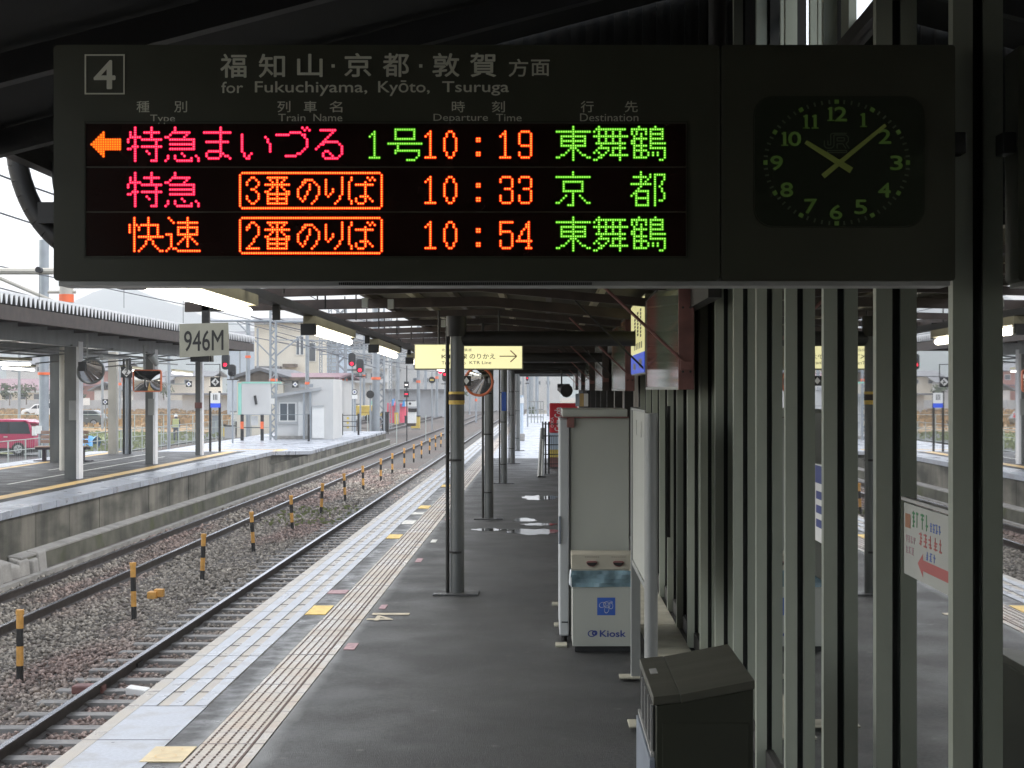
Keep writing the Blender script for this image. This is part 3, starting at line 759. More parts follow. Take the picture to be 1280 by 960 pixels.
# ================================================================== the departure board
BY = 4.20
def bp(px, py): return (XP(px, BY), ZP(py, BY))
board = thing('departure_board', 'wide dark hanging departure board with glowing red, orange and green rows and a clock', 'departure board', (XP(630, BY), BY, ZP(352, BY)))
x0, z1 = bp(67, 56); x1, z0 = bp(900.5, 351); x2, _ = bp(1194, 56)
def rrect(xa, xb, za, zb, r, n=4):
    pts = []
    for cx, cz, a0 in ((xb-r, za+r, -90), (xb-r, zb-r, 0), (xa+r, zb-r, 90), (xa+r, za+r, 180)):
        for k in range(n+1):
            a = R(a0 + 90*k/n); pts.append((cx + r*math.cos(a), cz + r*math.sin(a)))
    return pts
MB().prism(rrect(x0, x1-.0015, z0, z1, .012), 'y', BY, BY+.12).build('housing', M['board_body'], board, smooth=True)
MB().prism(rrect(x1+.0015, x2, z0, z1, .010), 'y', BY, BY+.12).build('clock_housing', M['board_body'], board, smooth=True)
MB().box(x0+.012, x2-.012, BY+.004, BY+.118, z0-.013, z0-.001).build('bottom_trim', M['board_trim'], board)
vent = MB()
for k in range(130): vent.box(x0+.76+k*.0052, x0+.763+k*.0052, BY+.002, BY+.0035, z0-.011, z0-.004)
v = vent.build('vent_slots', M['signal_black'], board); v['kind'] = 'stuff'
for px in (900,):
    a, _ = bp(px, 0); MB().cyl((a, BY+.06, z1), (a, BY+.06, hz(a)-.12), .025, 10).build('hanger', M['hall_steel'], board, smooth=True)
a, _ = bp(1194, 0)
MB().box(a-.002, a+.036, BY+.02, BY+.10, ZP(190, BY), ZP(163, BY)).build('wall_bracket', M['signal_black'], board, bev=.004)
# display windows, three recessed bands
xa, _ = bp(108, 0); xb, _ = bp(857, 0)
rows = ((155, 208), (210, 264), (266, 320))
wf = MB()
zt = ZP(153.5, BY); zb = ZP(321.5, BY)
wf.box(xa-.006, xb+.006, BY-.003, BY+.001, zt, zt+.004); wf.box(xa-.006, xb+.006, BY-.003, BY+.001, zb-.004, zb)
wf.box(xa-.006, xa-.002, BY-.003, BY+.001, zb, zt); wf.box(xb+.002, xb+.006, BY-.003, BY+.001, zb, zt)
wf.build('window_frame', M['bin_dark'], board)
win = []
for (ya, yb) in rows:
    w = MB().box(xa, xb, BY-.0012, BY+.001, ZP(yb, BY), ZP(ya, BY)).build('display_window', M['board_window'], board); win.append(w)

# dot matrices read off the photograph; each entry is one character
def parse(spec):
    """spec: {row: 'a-b,c,...'} -> set of (col,row)"""
    out = []
    for r, s in spec.items():
        for tok in s.split(','):
            tok = tok.strip()
            if not tok: continue
            if '-' in tok[1:]:
                i = tok.index('-', 1); a, b = int(tok[:i]), int(tok[i+1:])
                out += [(c, r) for c in range(a, b+1)]
            else: out.append((int(tok), r))
    return out
G = {}
def g(k, *rws):
    d = {}
    for r in rws:
        a, b = r.split(':'); 
        if '-' in a: p, q = a.split('-'); rr = range(int(p), int(q)+1)
        else: rr = [int(a)]
        for x in rr: d[x] = (d[x] + ',' + b) if x in d else b
    G[k] = parse(d)
g('arrow', '0:5','1:4,5','2:3-5','3:2-12','4:1-12','5:0-12','6:1-12','7:2-12','8:3-5','9:4,5','10:5')
g('toku', '0-1:3,10','2:1,3,7-13','3:1,3,10','4:1-5,10','5:0,3,6-14','6:0,3,12','7:3,12','8:2,3,4,6-14','9:0,1,3,12','10:3,8,12','11:3,9,12','12-13:3,12','14:3,10-12')
g('kyu', '0-1:4','2:3-10','3:2,9','4:0,1,8','5:2-12','6:12','7:2-12','8:12','9:2-12','11:7','12:1,4,8,13','13:1,4,11,14','14:0,5-11,14')
g('ma', '0-1:7','2:0-11','3-5:7','6:1-10','7-9:7','10:2-7','11:1,7,8','12:1,7,9,10','13:2-6,11')
g('i', '3-10:0','11-12:1','13:2,3','12:3','11:4','4:10','5-6:11','7-10:12')
g('du', '3:0-5','2:6-10','3:11,12','0:11,13','1:12,14','4:12','5-8:13','9:12','10:11','11:9,10','12:4-8')
g('ru', '1:2-8','2:7','3:6','4:5','5:4','6:3-9','7:2,3,10','8:1,11','9:0,11','10:4,5,11','11:3,6,11','12:3,7,10','13:4-9')
g('1', '2:2','3:1,2','4:0,2','5-12:2','13:0-4')
g('gou', '1:3-11','2-4:3,11','5:3-11','7:0-14','8-9:4','10:3-13','11:3,13','12:13','13:12','14:8-11')
g('0', '2:2,3','3-4:1,4','5-10:0,5','11-12:1,4','13:2,3')
g('colon', '5-6:0,1','11-12:0,1')
g('9', '2:1-4','3-7:0,5','8:1-5','9-10:5','11-12:0,5','13:1-4')
g('3', '2:1-4','3-4:0,5','5-6:5','7:2-4','8-9:5','10-12:0,5','13:1-4')
g('5', '2:0-5','3-5:0','6:0-4','7:0,5','8-9:5','10-12:0,5','13:1-4')
g('4', '2:4','3-4:3,4','5:2,4','6-7:1,4','8-9:0,4','10:-1-5','11-12:4','13:3-5')
g('east', '0-1:7','2:0-14','3:7','4:2-12','5:2,7,12','6:2-12','7:2,7,12','8:2-12','9:6-8','10:5,7,9','11:4,7,10','12:2,3,7,11,12','13:0,1,7,13,14','14:7')
g('mai', '0:2','1:1-13','2:0,2,5,8,11','3:2,5,8,11','4:0-14','5-6:2,5,8,11','7:1-13','8:3,11','9:2-6,8-13','10:1,6,8,11','11:0,2,5,8,11','12:3,4,7-14','13:2,3,11','14:0,1,11')
g('tsuru', '0:3,10','1:0-6,8-13','2:0,2,6,8,13','3:0,2,4,6,8-13','4:1,4,8,13','5:1-6,8-13','6:0,1,4,8','7:0,1,4,8-14','8:1-6,8','9:1,4,8-14','10:1-6,14','11-12:1,4,7,9,11,14','13:1-6,14','14:12,13')
g('kyo', '0-1:7','2:0-14','4:3-11','5-7:3,11','8:3-11','9:7','10:4,7,10','11:3,7,11','12:2,7,12','13:0,1,7,13,14','14:5-7')
g('to', '0:4','1:4,8,10-14','2:1-6,8,10,14','3:4,7,10,14','4:4,6,10,13','5:0-8,10,13','6:4,10,12','7:3,10,13','8:2-7,10,13','9:1,2,7,10,14','10:0,2,7,10,14','11:2-7,10,14','12:2,7,10,12,13','13:2,7,10','14:2-7,10')
g('kai', '0-2:2,8','3:0,2,3,5-12','4-5:0,2,4,8,12','6:0,2,8,12','7:2,8,12','8:2,4-14','9:2,8,9','10-11:2,7,10','12:2,6,11','13:2,5,12','14:2,4,13,14')
g('soku', '0:1,9','1:2,9','2:3,5-13','3:9','4:5-13','5-6:5,9,13','7:0-2,5-13','8:2,8-10','9:2,7,9,11','10:2,6,9,12','11:2,5,9,13','12:2,9','13:1,3,4','14:0,5-14')
G['box'] = [(c, r) for c in range(1, 61) for r in (0, 15)] + [(c, r) for c in (0, 61) for r in range(1, 15)]
g('b3', '2:5,6','3:4,7','4-5:3,8','6:7','7:5,6','8:7','9:8','10-11:3,8','12:4,7','13:5,6')
G['b3'] += [(8, 9)]
g('b2', '2:5,6','3:4,7','4:3,4,8','5:3,8','6-7:8','8:7','9-10:6','11:5','12:4','13:3-8')
g('ban', '2:12-20','3:13,16,19','4:14,16,18','5:11-21','6:14,16,18','7:13,16,19','8:11,12,16,20,21','9:12-21','10:12,16,20','11:12-20','12:12,16,20','13:12-20')
g('no', '3:28-31','4:27,28,32','5:27,30,33','6:26,30,34','7:25,30,34','8-9:25,29,34','10:25,28,33','11:26,28,33','12:27,32','13:31')
g('ri', '3-9:37','10:38','9:39','7-8:40','2-9:44','10-11:43','12:42','13:41')
g('ba', '2-3:48','4-11:47','12-13:48','5:50-57','4-12:54','10:52-55','11:50,56','12:50,57','13:51-53','2:55,57','3:56,58')
nore = ['ban', 'no', 'ri', 'ba']
words = [
 ('arrow_mark', 'arrow', [('arrow', 115.0, 166.0)], 0),
 ('train_type_lettering', 'pink', [('toku', 160.5, 160.0), ('kyu', 207.4, 160.0)], 0),
 ('train_name_lettering', 'pink', [('ma', 255.6, 160.0), ('i', 302.8, 160.0), ('du', 346.0, 160.0), ('ru', 395.4, 160.0)], 0),
 ('train_number_lettering', 'green', [('1', 462.4, 159.2), ('gou', 485.75, 159.2)], 0),
 ('time_lettering', 'orange', [('1', 532.2, 158.9), ('0', 555.6, 158.9), ('colon', 596.4, 158.9), ('1', 625.7, 158.9), ('9', 649.2, 158.9)], 0),
 ('destination_lettering', 'green', [('east', 696.1, 158.9), ('mai', 742.8, 158.9), ('tsuru', 789.9, 158.9)], 0),
 ('train_type_lettering', 'pink', [('toku', 160.5, 216.6), ('kyu', 207.4, 216.6)], 1),
 ('platform_notice_lettering', 'orange', [(k, 300.3, 216.4) for k in ['box', 'b3'] + nore], 1),
 ('time_lettering', 'orange', [('1', 532.2, 215.7), ('0', 555.6, 215.7), ('colon', 596.4, 215.7), ('3', 625.7, 215.7), ('3', 649.2, 215.7)], 1),
 ('destination_lettering', 'green', [('kyo', 695.8, 215.6), ('to', 789.4, 215.6)], 1),
 ('train_type_lettering', 'orange', [('kai', 162.4, 272.7), ('soku', 208.5, 272.7)], 2),
 ('platform_notice_lettering', 'orange', [(k, 300.3, 272.6) for k in ['box', 'b2'] + nore], 2),
 ('time_lettering', 'orange', [('1', 532.2, 272.1), ('0', 555.6, 272.1), ('colon', 596.4, 272.1), ('5', 625.7, 272.1), ('4', 649.2, 272.1)], 2),
 ('destination_lettering', 'green', [('east', 696.1, 272.1), ('mai', 742.8, 272.1), ('tsuru', 789.9, 272.1)], 2),
]
PX, PZ = 2.925, 2.93
pxm = BY / F
hexa_ = [(math.cos(R(22.5+45*k)), math.sin(R(22.5+45*k))) for k in range(8)]
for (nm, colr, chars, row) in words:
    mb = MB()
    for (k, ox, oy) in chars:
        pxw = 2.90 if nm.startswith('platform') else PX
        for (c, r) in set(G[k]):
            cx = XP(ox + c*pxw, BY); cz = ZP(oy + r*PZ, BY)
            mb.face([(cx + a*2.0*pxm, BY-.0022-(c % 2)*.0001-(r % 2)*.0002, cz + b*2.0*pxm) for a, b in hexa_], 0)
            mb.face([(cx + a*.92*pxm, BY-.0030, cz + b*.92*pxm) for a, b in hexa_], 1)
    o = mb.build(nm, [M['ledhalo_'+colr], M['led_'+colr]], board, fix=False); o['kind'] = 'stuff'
# printed headings
def bt(name, body, px0, px1, py0, py1, bold=.0, m='board_text'):
    h = (py1-py0)*pxm; w = (px1-px0)*pxm
    return text(name, body, h, (XP((px0+px1)/2, BY), BY-.0015, ZP((py0+py1)/2, BY)), M[m], board, bold=bold, width=w)
fx0, fz1 = bp(106, 68); fx1, fz0 = bp(156, 118); tw = .0036
fr = MB(); fr.box(fx0, fx1, BY-.002, BY, fz1-tw, fz1); fr.box(fx0, fx1, BY-.002, BY, fz0, fz0+tw); fr.box(fx0, fx0+tw, BY-.002, BY, fz0+tw, fz1-tw); fr.box(fx1-tw, fx1, BY-.002, BY, fz0+tw, fz1-tw)
fr.build('number_frame', M['board_text'], board)
bt('heading', '4', 118, 144, 76, 111, .02)
for ch, a, b, p, q, bo in (('福', 276, 308, 68, 97, .018), ('知', 324, 356, 68, 97, .018), ('山', 372, 403, 68, 96, .018), ('京', 431, 464, 67, 96, .018), ('都', 479, 511, 67, 96, .018),
                       ('敦', 541, 574, 67, 96, .018), ('賀', 588, 620, 67, 96, .018), ('方', 636, 660, 74, 96, .012), ('面', 664, 687, 75, 95, .012)):
    bt('heading', ch, a, b, p, q, bo)
for px in (416.5, 526): MB().box(*(XP(px-2, BY), XP(px+2, BY)), BY-.002, BY, ZP(84.5, BY), ZP(80.5, BY)).build('heading', M['board_text'], board)
bt('heading', 'for', 277, 304, 102.5, 116.5, .012); bt('heading', 'Fukuchiyama,', 319, 459, 102, 120, .012)
bt('heading', 'Kyōto,', 473, 537, 101, 120, .012); bt('heading', 'Tsuruga', 553, 636, 102, 119.5, .012)
for ch, a, b in (('種', 171, 187), ('別', 218, 234), ('列', 347, 363), ('車', 380, 396), ('名', 412, 428), ('時', 565, 581), ('刻', 615, 631), ('行', 726, 742), ('先', 781, 797)):
    bt('subheading', ch, a, b, 126.5, 140.5, .008)
for wd, a, b, p, q in (('Type', 188, 219, 143.5, 155), ('Train', 348, 382, 142.5, 152), ('Name', 392, 428, 142.5, 152), ('Departure', 542, 610, 142.5, 154), ('Time', 620, 652, 142.5, 152), ('Destination', 725, 798, 142, 152)):
    bt('subheading', wd, a, b, p, q, .0)
# the clock
ca, cz1 = bp(943, 122); cb, cz0 = bp(1154, 283)
cf = MB().prism(rrect(ca, cb, cz0, cz1, .05, 6), 'y', BY-.004, BY+.001).build('clock_face', M['clock_face'], board, smooth=True)
MB().prism(rrect(ca-.004, cb+.004, cz0-.004, cz1+.004, .052, 6), 'y', BY-.0015, BY+.001).build('clock_bezel', M['bin_dark'], board, smooth=True)
CX, CZ = 1046.5, 203.5
cy = BY-.0045
for k, (px, py) in enumerate(((1079, 150.5), (1105.5, 171), (1120, 204), (1105, 238), (1075.5, 259), (1044.5, 265.5), (1013, 258), (983, 237.5), (970.5, 204), (987.5, 174), (1013, 152.5), (1045, 143))):
    w = 26 if k in (9, 11) else (20 if k == 10 else 13)
    if k == 9: w = 24
    one = MB()
    def digit1(cx):
        for (a_, b_, c_, d_) in ((-1.9, 1.9, -8.7, 8.7), (-4.4, 4.4, 7.2, 8.7), (-3.9, -1.9, -7.6, -5.6)):
            one.face([(XP(cx+a_, BY), cy-.0009, ZP(py+c_, BY)), (XP(cx+b_, BY), cy-.0009, ZP(py+c_, BY)), (XP(cx+b_, BY), cy-.0009, ZP(py+d_, BY)), (XP(cx+a_, BY), cy-.0009, ZP(py+d_, BY))])
    s_ = str(k+1)
    if s_ == '1': digit1(px)
    elif s_ == '11': digit1(px-5.5); digit1(px+5.5)
    else:
        if len(s_) == 2: digit1(px-7)
        text('numeral', s_[-1], 17.5*pxm, (XP(px + (5.5 if len(s_) == 2 else 0), BY), cy, ZP(py, BY)), M['clock_green'], cf, bold=.03, width=(15 if s_ != '10' else 15.5)*pxm)
    if one.f: one.build('numeral', M['clock_green'], cf, fix=False)
for k in range(60):
    a = k*math.pi/30; big = k % 5 == 0
    cxp = CX + 89*math.sin(a); czp = CZ - 76*math.cos(a); cxp -= 1
    s = 2.8 if big else 1.1; L_ = 2.6 if big else 2.6
    ux, uz = math.sin(a), math.cos(a)
    pts = []
    for (p, q) in ((-s, -L_), (s, -L_), (s, L_), (-s, L_)):
        pts.append((XP(cxp, BY) + (p*uz + q*ux)*pxm, cy-.0006, ZP(czp, BY) + (-p*ux + q*uz)*pxm))
    MB().face(pts).build('minute_mark', M['clock_green'] if big else M['clock_grey'], cf, fix=False)
def hand(name, p, q, w, yy):
    a = Vector((XP(p[0], BY), 0, ZP(p[1], BY))); b = Vector((XP(q[0], BY), 0, ZP(q[1], BY)))
    d = (b-a).normalized(); n = Vector((-d.z, 0, d.x))*w*pxm
    pts = [a-n*1.15, b-n*.75, b+n*.75, a+n*1.15]
    mb = MB(); mb.hexa([(v.x, yy-.002, v.z) for v in pts] + [(v.x, yy, v.z) for v in pts]); mb.build(name, M['clock_hand'], cf)
hand('hour_hand', (1063.5, 213.5), (1006.5, 178), 3.4, cy-.002)
hand('minute_hand', (1028, 221), (1106, 157), 2.8, cy-.005)
for sx in (-1, 1): pass
jl = MB(); lw = 1.3
def stroke(pts):
    for a, b in zip(pts, pts[1:]):
        p = Vector((XP(a[0], BY), 0, ZP(a[1], BY))); q = Vector((XP(b[0], BY), 0, ZP(b[1], BY))); d = (q-p).normalized(); n = Vector((-d.z, 0, d.x))*lw*.5*pxm
        jl.face([(v.x, cy-.0004, v.z) for v in (p-n, q-n, q+n, p+n)])
stroke([(1030, 176), (1030, 183), (1033, 185.5), (1039, 185.5), (1042, 183), (1042, 169), (1057, 169), (1060, 172), (1060, 177), (1057, 180), (1061, 186)])
stroke([(1034.5, 176), (1034.5, 181.5), (1038, 181.5), (1038, 168), (1041, 167), (1058, 167)])
stroke([(1046, 186), (1046, 180), (1053, 180), (1057, 186)]); stroke([(1046, 176.5), (1046, 172.5), (1055, 172.5), (1055, 176.5), (1046, 176.5)])
stroke([(1034, 188.5), (1058, 188.5), (1058, 191), (1034, 191), (1034, 188.5)])
jl.build('railway_emblem', M['clock_grey'], cf, fix=False)
# ================================================================== near objects on the platform
# --- foreground waste bin
t = thing('waste_bin', 'dark steel litter bin with sloping top in the bottom right foreground', 'waste bin', (.53, 5.55, 0))
bx0, bx1, by0, by1 = .360, .696, 5.20, 5.95; zl, zr = .985, 1.040
MB().hexa([(bx0+.01,by0+.004,.03),(bx1-.004,by0+.004,.03),(bx1-.004,by1-.004,.03),(bx0+.01,by1-.004,.03),
           (bx0+.01,by0+.004,zl-.03),(bx1-.004,by0+.004,zr-.03),(bx1-.004,by1-.004,zr-.03),(bx0+.01,by1-.004,zl-.03)]).build('body', M['bin_dark'], t, bev=.004)
MB().box(bx0+.03, bx1-.02, by0+.0005, by0+.004, .06, .90).build('end_panel', M['bin_dark'], t, bev=.001)
xm = bx0 + .09; zm = zl + .010
MB().hexa([(bx0,by0,zl-.028),(xm,by0,zm-.028),(xm,by1,zm-.028),(bx0,by1,zl-.028),(bx0,by0,zl),(xm,by0,zm),(xm,by1,zm),(bx0,by1,zl)]).build('lid_front', M['bin_steel'], t, bev=.003)
MB().hexa([(xm+.001,by0,zm-.030),(bx1,by0,zr-.028),(bx1,by1,zr-.028),(xm+.001,by1,zm-.030),(xm+.001,by0,zm-.002),(bx1,by0,zr),(bx1,by1,zr),(xm+.001,by1,zm-.002)]).build('lid', M['bin_steel'], t, bev=.003)
MB().hexa([(bx0+.02,5.60,zl+.003),(bx0+.045,5.60,zl+.006),(bx0+.045,5.70,zl+.006),(bx0+.02,5.70,zl+.003),(bx0+.02,5.60,zl+.005),(bx0+.045,5.60,zl+.008),(bx0+.045,5.70,zl+.008),(bx0+.02,5.70,zl+.005)]).build('label_plate', M['board_trim'], t)
for k in range(4):
    y = by0 + .05 + k*.165
    MB().box(bx0-.004, bx0+.006, y, y+.012, .80, .95).build('slot_bar', M['board_trim'], t)
MB().box(bx0+.002, bx0+.008, by0+.03, by1-.03, .80, .95).build('opening', M['gasket'], t)
MB().box(bx0-.006, bx0+.004, by0+.01, by1-.01, .785, .797).build('rim', M['board_trim'], t)
MB().box(bx0-.012, bx0+.008, by0+.01, by1-.01, .05, .775).build('door', M['bin_blue'], t, bev=.003)
MB().cyl((bx0-.03, by0+.10, .64), (bx0-.012, by0+.10, .64), .012, 12).build('knob', M['board_trim'], t, smooth=True)

# --- standing sign board (seen nearly edge on)
t = thing('notice_board', 'tall grey notice board on a round post between kiosk bin and glass wall', 'notice board', (.64, 10, 0))
MB().cyl((.635, 9.35, 0), (.635, 9.35, 1.86), .040, 20).build('round_post', M['pale_post'], t, smooth=True)
MB().box(.600, .665, 10.86, 10.92, 0, 1.88).build('flat_post', M['pale_post'], t, bev=.004)
MB().box(.612, .650, 9.40, 10.86, .83, 1.86).build('panel', M['white_enamel'], t, bev=.004)
MB().box(.604, .612, 9.43, 10.84, .80, .83).build('frame', M['pale_post'], t)
MB().box(.604, .612, 9.43, 10.84, 1.86, 1.875).build('frame', M['pale_post'], t)
MB().box(.52, .76, 10.82, 10.96, .012, .024).build('base_plate', M['floor_tile'], t, bev=.003)
MB().box(.50, .78, 9.25, 9.45, .012, .024).build('base_plate', M['floor_tile'], t, bev=.003)
for y in (9.9, 10.4): MB().box(.6085, .6125, y-.004, y+.004, 1.70, 1.80).build('strip', M['board_trim'], t)
MB().box(.75, .77, 9.60, 9.63, 1.1, 1.9).build('cable', M['dark_steel'], t)

# --- tall white cabinet (drinks machine seen from its side)
t = thing('vending_cabinet', 'tall off-white cabinet turned sideways behind the kiosk bin', 'vending machine', (.40, 13, 0))
MB().box(.209, .675, 12.50, 13.45, .055, 1.775).build('body', M['white_enamel'], t, bev=.006)
MB().box(.122, .200, 12.47, 13.46, .05, 1.765).build('door', M['cool_white'], t, bev=.012)
MB().box(.201, .208, 12.50, 13.44, .06, 1.76).build('door_seal', M['signal_black'], t)
MB().box(.145, .66, 12.46, 13.40, 1.785, 1.845).build('top_cover', M['white_enamel'], t, bev=.006)
MB().box(.135, .67, 12.45, 13.45, 1.776, 1.784).build('top_joint', M['red_steel'], t)
MB().box(.180, .24, 12.46, 12.50, 1.70, 1.785).build('hinge', M['red_steel'], t, bev=.004)
MB().box(.116, .135, 12.45, 12.53, .78, 1.0).build('handle', M['bin_blue'], t, bev=.006)
for x, y in ((.16, 12.55), (.60, 12.55), (.16, 13.35)):
    MB().cyl((x, y, 0), (x, y, .055), .025, 10).build('foot', M['dark_steel'], t)
MB().box(.14, .19, 12.465, 12.468, .155, .165).build('label_plate', M['signal_black'], t)
for Y, x in ((12.25, .09), (13.3, .085), (14.6, .075)):
    tag(MB().box(x, x+.09, Y, Y+.16, -.004, .012).build('floor_pad', M['floor_tile'], bev=.003), {12.25: 'nearest cream pad on the floor by the tall cabinet foot', 13.3: 'middle cream pad on the floor left of the tall cabinet', 14.6: 'farthest cream pad on the floor left of the tall cabinet'}[Y], 'floor pad')

# --- kiosk bin
KY = 12.0
t = thing('kiosk_bin', 'white litter bin with two round slots, blue emblem and kiosk lettering', 'waste bin', (.43, KY, 0))
def k(px, py, Y=KY): return (XP(px, Y), ZP(py, Y))
a, zb = k(715.5, 806); b, zt = k(788, 734)
MB().box(a, b+.05, KY, KY+.38, .045, zt).build('body', M['white_enamel'], t, bev=.004)
MB().box(a+.02, b+.03, KY+.03, KY+.36, 0, .045).build('plinth', M['signal_black'], t)  # black block that draws the shadow under the bin
a2, z0 = k(714.5, 712.5); _, z1 = k(0, 694)
MB().hexa([(a2,KY+.02,z0),(b+.05,KY+.02,z0),(b+.05,KY+.36,z0),(a2,KY+.36,z0),(a2,KY+.055,z1),(b+.05,KY+.055,z1),(b+.05,KY+.36,z1),(a2,KY+.36,z1)]).build('slot_panel', M['cream_panel'], t, bev=.004)
for px in (739.8, 773):
    cx, cz = k(px, 702.4, KY+.03); r = .042; pts = []
    for q in range(13):
        an = math.pi + math.pi*q/12; pts.append((cx + r*math.cos(an), cz + r*.85*math.sin(an)))
    pts += [(cx + r*.7, cz+.008), (cx - r*.7, cz+.008)]
    MB().prism(pts, 'y', KY+.016, KY+.05).build('slot', M['red_steel'], t)
    MB().prism([(p[0], p[1]) for p in [(cx + r*.9*math.cos(math.pi + math.pi*q/12), cz-.004 + r*.62*math.sin(math.pi + math.pi*q/12)) for q in range(13)]], 'y', KY+.012, KY+.017).build('slot_hole', M['gasket'], t)
    for q in range(7):
        MB().box(cx-.05+q*.016, cx-.042+q*.016, KY+.036, KY+.040, cz+.035, cz+.039).build('lettering', M['ink_black'], t)
# liner bag folded over the rim
bag = MB(); rnd = random.Random(3); N_ = 26
_, zt2 = k(0, 713); _, zb2 = k(0, 733.5)
for i in range(N_):
    xa_ = a-.012 + (b+.05-a+.012)*i/N_; xb_ = a-.012 + (b+.05-a+.012)*(i+1)/N_
    for j in range(4):
        za = zt2 + (zb2-zt2)*j/4; zz = zt2 + (zb2-zt2)*(j+1)/4
        def dy(i, j): return KY-.010 - .009*math.sin(i*.30 + j*1.3) - .004*math.sin(i*.9+j)
        bag.face([(xa_, dy(i, j), za), (xb_, dy(i+1, j), za), (xb_, dy(i+1, j+1), zz), (xa_, dy(i, j+1), zz)])
o = bag.build('liner_bag', M['bag'], t, smooth=True)
sx = a-.012
MB().hexa([(sx-.014,KY-.02,zb2+.02),(sx+.008,KY-.022,zb2-.005),(sx+.008,KY+.1,zb2-.005),(sx-.014,KY+.1,zb2+.02),
           (sx-.006,KY-.012,zt2-.004),(sx+.004,KY-.02,zt2+.002),(sx+.004,KY+.1,zt2+.002),(sx-.006,KY+.1,zt2-.004)]).build('bag_fold', M['bag_white'], t, bev=.004)
e0, ez0 = k(746.5, 769); e1, ez1 = k(769, 747)
em = MB().box(e0, e1, KY-.002, KY-.0002, ez0, ez1).build('emblem', M['sign_blue'], t)
em2 = MB()
def ring(cx, cz, rx, rz_, w, rot, y, mb):
    n = 20
    for q in range(n):
        a0 = 2*math.pi*q/n; a1 = 2*math.pi*(q+1)/n; pts = []
        for (aa, s) in ((a0, 1), (a1, 1), (a1, 1-w), (a0, 1-w)):
            x, z = rx*s*math.cos(aa), rz_*s*math.sin(aa)
            pts.append((cx + x*math.cos(rot) - z*math.sin(rot), y, cz + x*math.sin(rot) + z*math.cos(rot)))
        mb.face(pts)
ecx, ecz = (e0+e1)/2, (ez0+ez1)/2
for (dx, dz, rx, rz_, rot) in ((-.030, .012, .026, .020, .5), (.004, .012, .028, .022, -.6), (.034, .006, .018, .026, .2), (.004, -.022, .018, .030, -.2), (.018, .030, .030, .012, .1)):
    ring(ecx+dx, ecz+dz, rx, rz_, .13, rot, KY-.0026, em2)
em2.build('emblem_line', M['white_paint'], t, fix=False)
text('lettering', 'Kiosk', .048, (XP(766, KY), KY-.0005, ZP(792, KY)), M['ink_blue'], t, bold=.035, width=(782-750)/F*KY)
lg = MB(); cx, cz = k(741, 792); ring(cx-.008, cz, .031, .026, .26, 0, KY-.0012, lg)
ring(cx+.014, cz+.004, .022, .020, .55, .5, KY-.0016, lg); lg.build('kiosk_mark', M['ink_blue'], t, fix=False)

# --- advertisement boxes over the wall
AX = .90
def ad_box(Y, L, zb, lab, mt, edge='red_steel', top=2.78):
    t = thing('advertisement_box', lab, 'advertisement box', (AX+.06, Y, zb), 'advertisement boxes over the wall')
    MB().box(AX+.006, AX+.055, Y+.02, Y+L-.02, zb+.02, top).build('panel', M[mt], t)
    MB().box(AX, AX+.105, Y-.003, Y+.02, zb, top).build('end_frame', M[edge], t, bev=.003)
    MB().box(AX+.056, AX+.105, Y+.02, Y+L, zb, top).build('back_frame', M[edge], t)
    MB().box(AX, AX+.056, Y+.02, Y+L, zb, zb+.02).build('bottom_rail', M['pale_post'], t)
    MB().box(AX, AX+.056, Y+.02, Y+L, top, top+.02).build('top_rail', M['dark_steel'], t)
    MB().box(AX-.001, AX+.055, Y+L-.02, Y+L, zb+.02, top).build('end_frame', M['pale_post'], t)
    for z in (zb+.12, zb+.55): 
        for x in (AX+.03, AX+.08): MB().cyl((x, Y-.006, z), (x, Y-.002, z), .008, 8).build('screw', M['signal_black'], t)
    # stay rod to the roof
    MB().cyl((AX+.05, Y-.02, zb+.17), (AX-.62, Y-.02, 2.80), .0105, 8).build('stay_rod', M['red_steel'], t, smooth=True)
    MB().box(AX+.01, AX+.10, Y-.03, Y-.005, zb+.13, zb+.19).build('bracket', M['red_steel'], t, bev=.004)
    return t
names = ['nearest', 'second', 'third', 'fourth', 'fifth', 'sixth', 'seventh', 'eighth', 'ninth']
for i in range(9):
    Y = 10.55 + i*6.95 - (0 if i < 2 else .1)
    if Y > 52: break
    ad_box(Y, 3.45 if i else 3.40, 1.985 if i else 2.0,
        'hanging advertisement box with glossy %s face, %s along the wall' % (('brown', 'orange and green', 'grey', 'brown', 'grey', 'grey', 'brown', 'grey', 'grey')[i], names[i]),
        ('ad_face', 'ad_orange', 'ad_grey', 'ad_face', 'ad_grey', 'ad_grey', 'ad_face', 'ad_grey', 'ad_grey')[i], edge='red_steel' if i < 2 else 'brown_steel')
# intermediate stays
for Y, lab in ((14.2, 'second'), (21.0, 'fourth'), (28.0, 'sixth'), (35.0, 'eighth')):
    o = MB().cyl((AX+.05, Y, 2.14), (AX-.62, Y, 2.80), .009, 8).build('stay_rod', M['dark_steel'], smooth=True)
    tag(o, 'thin diagonal roof stay without a bracket, %s rod from the front' % lab, 'stay rod')
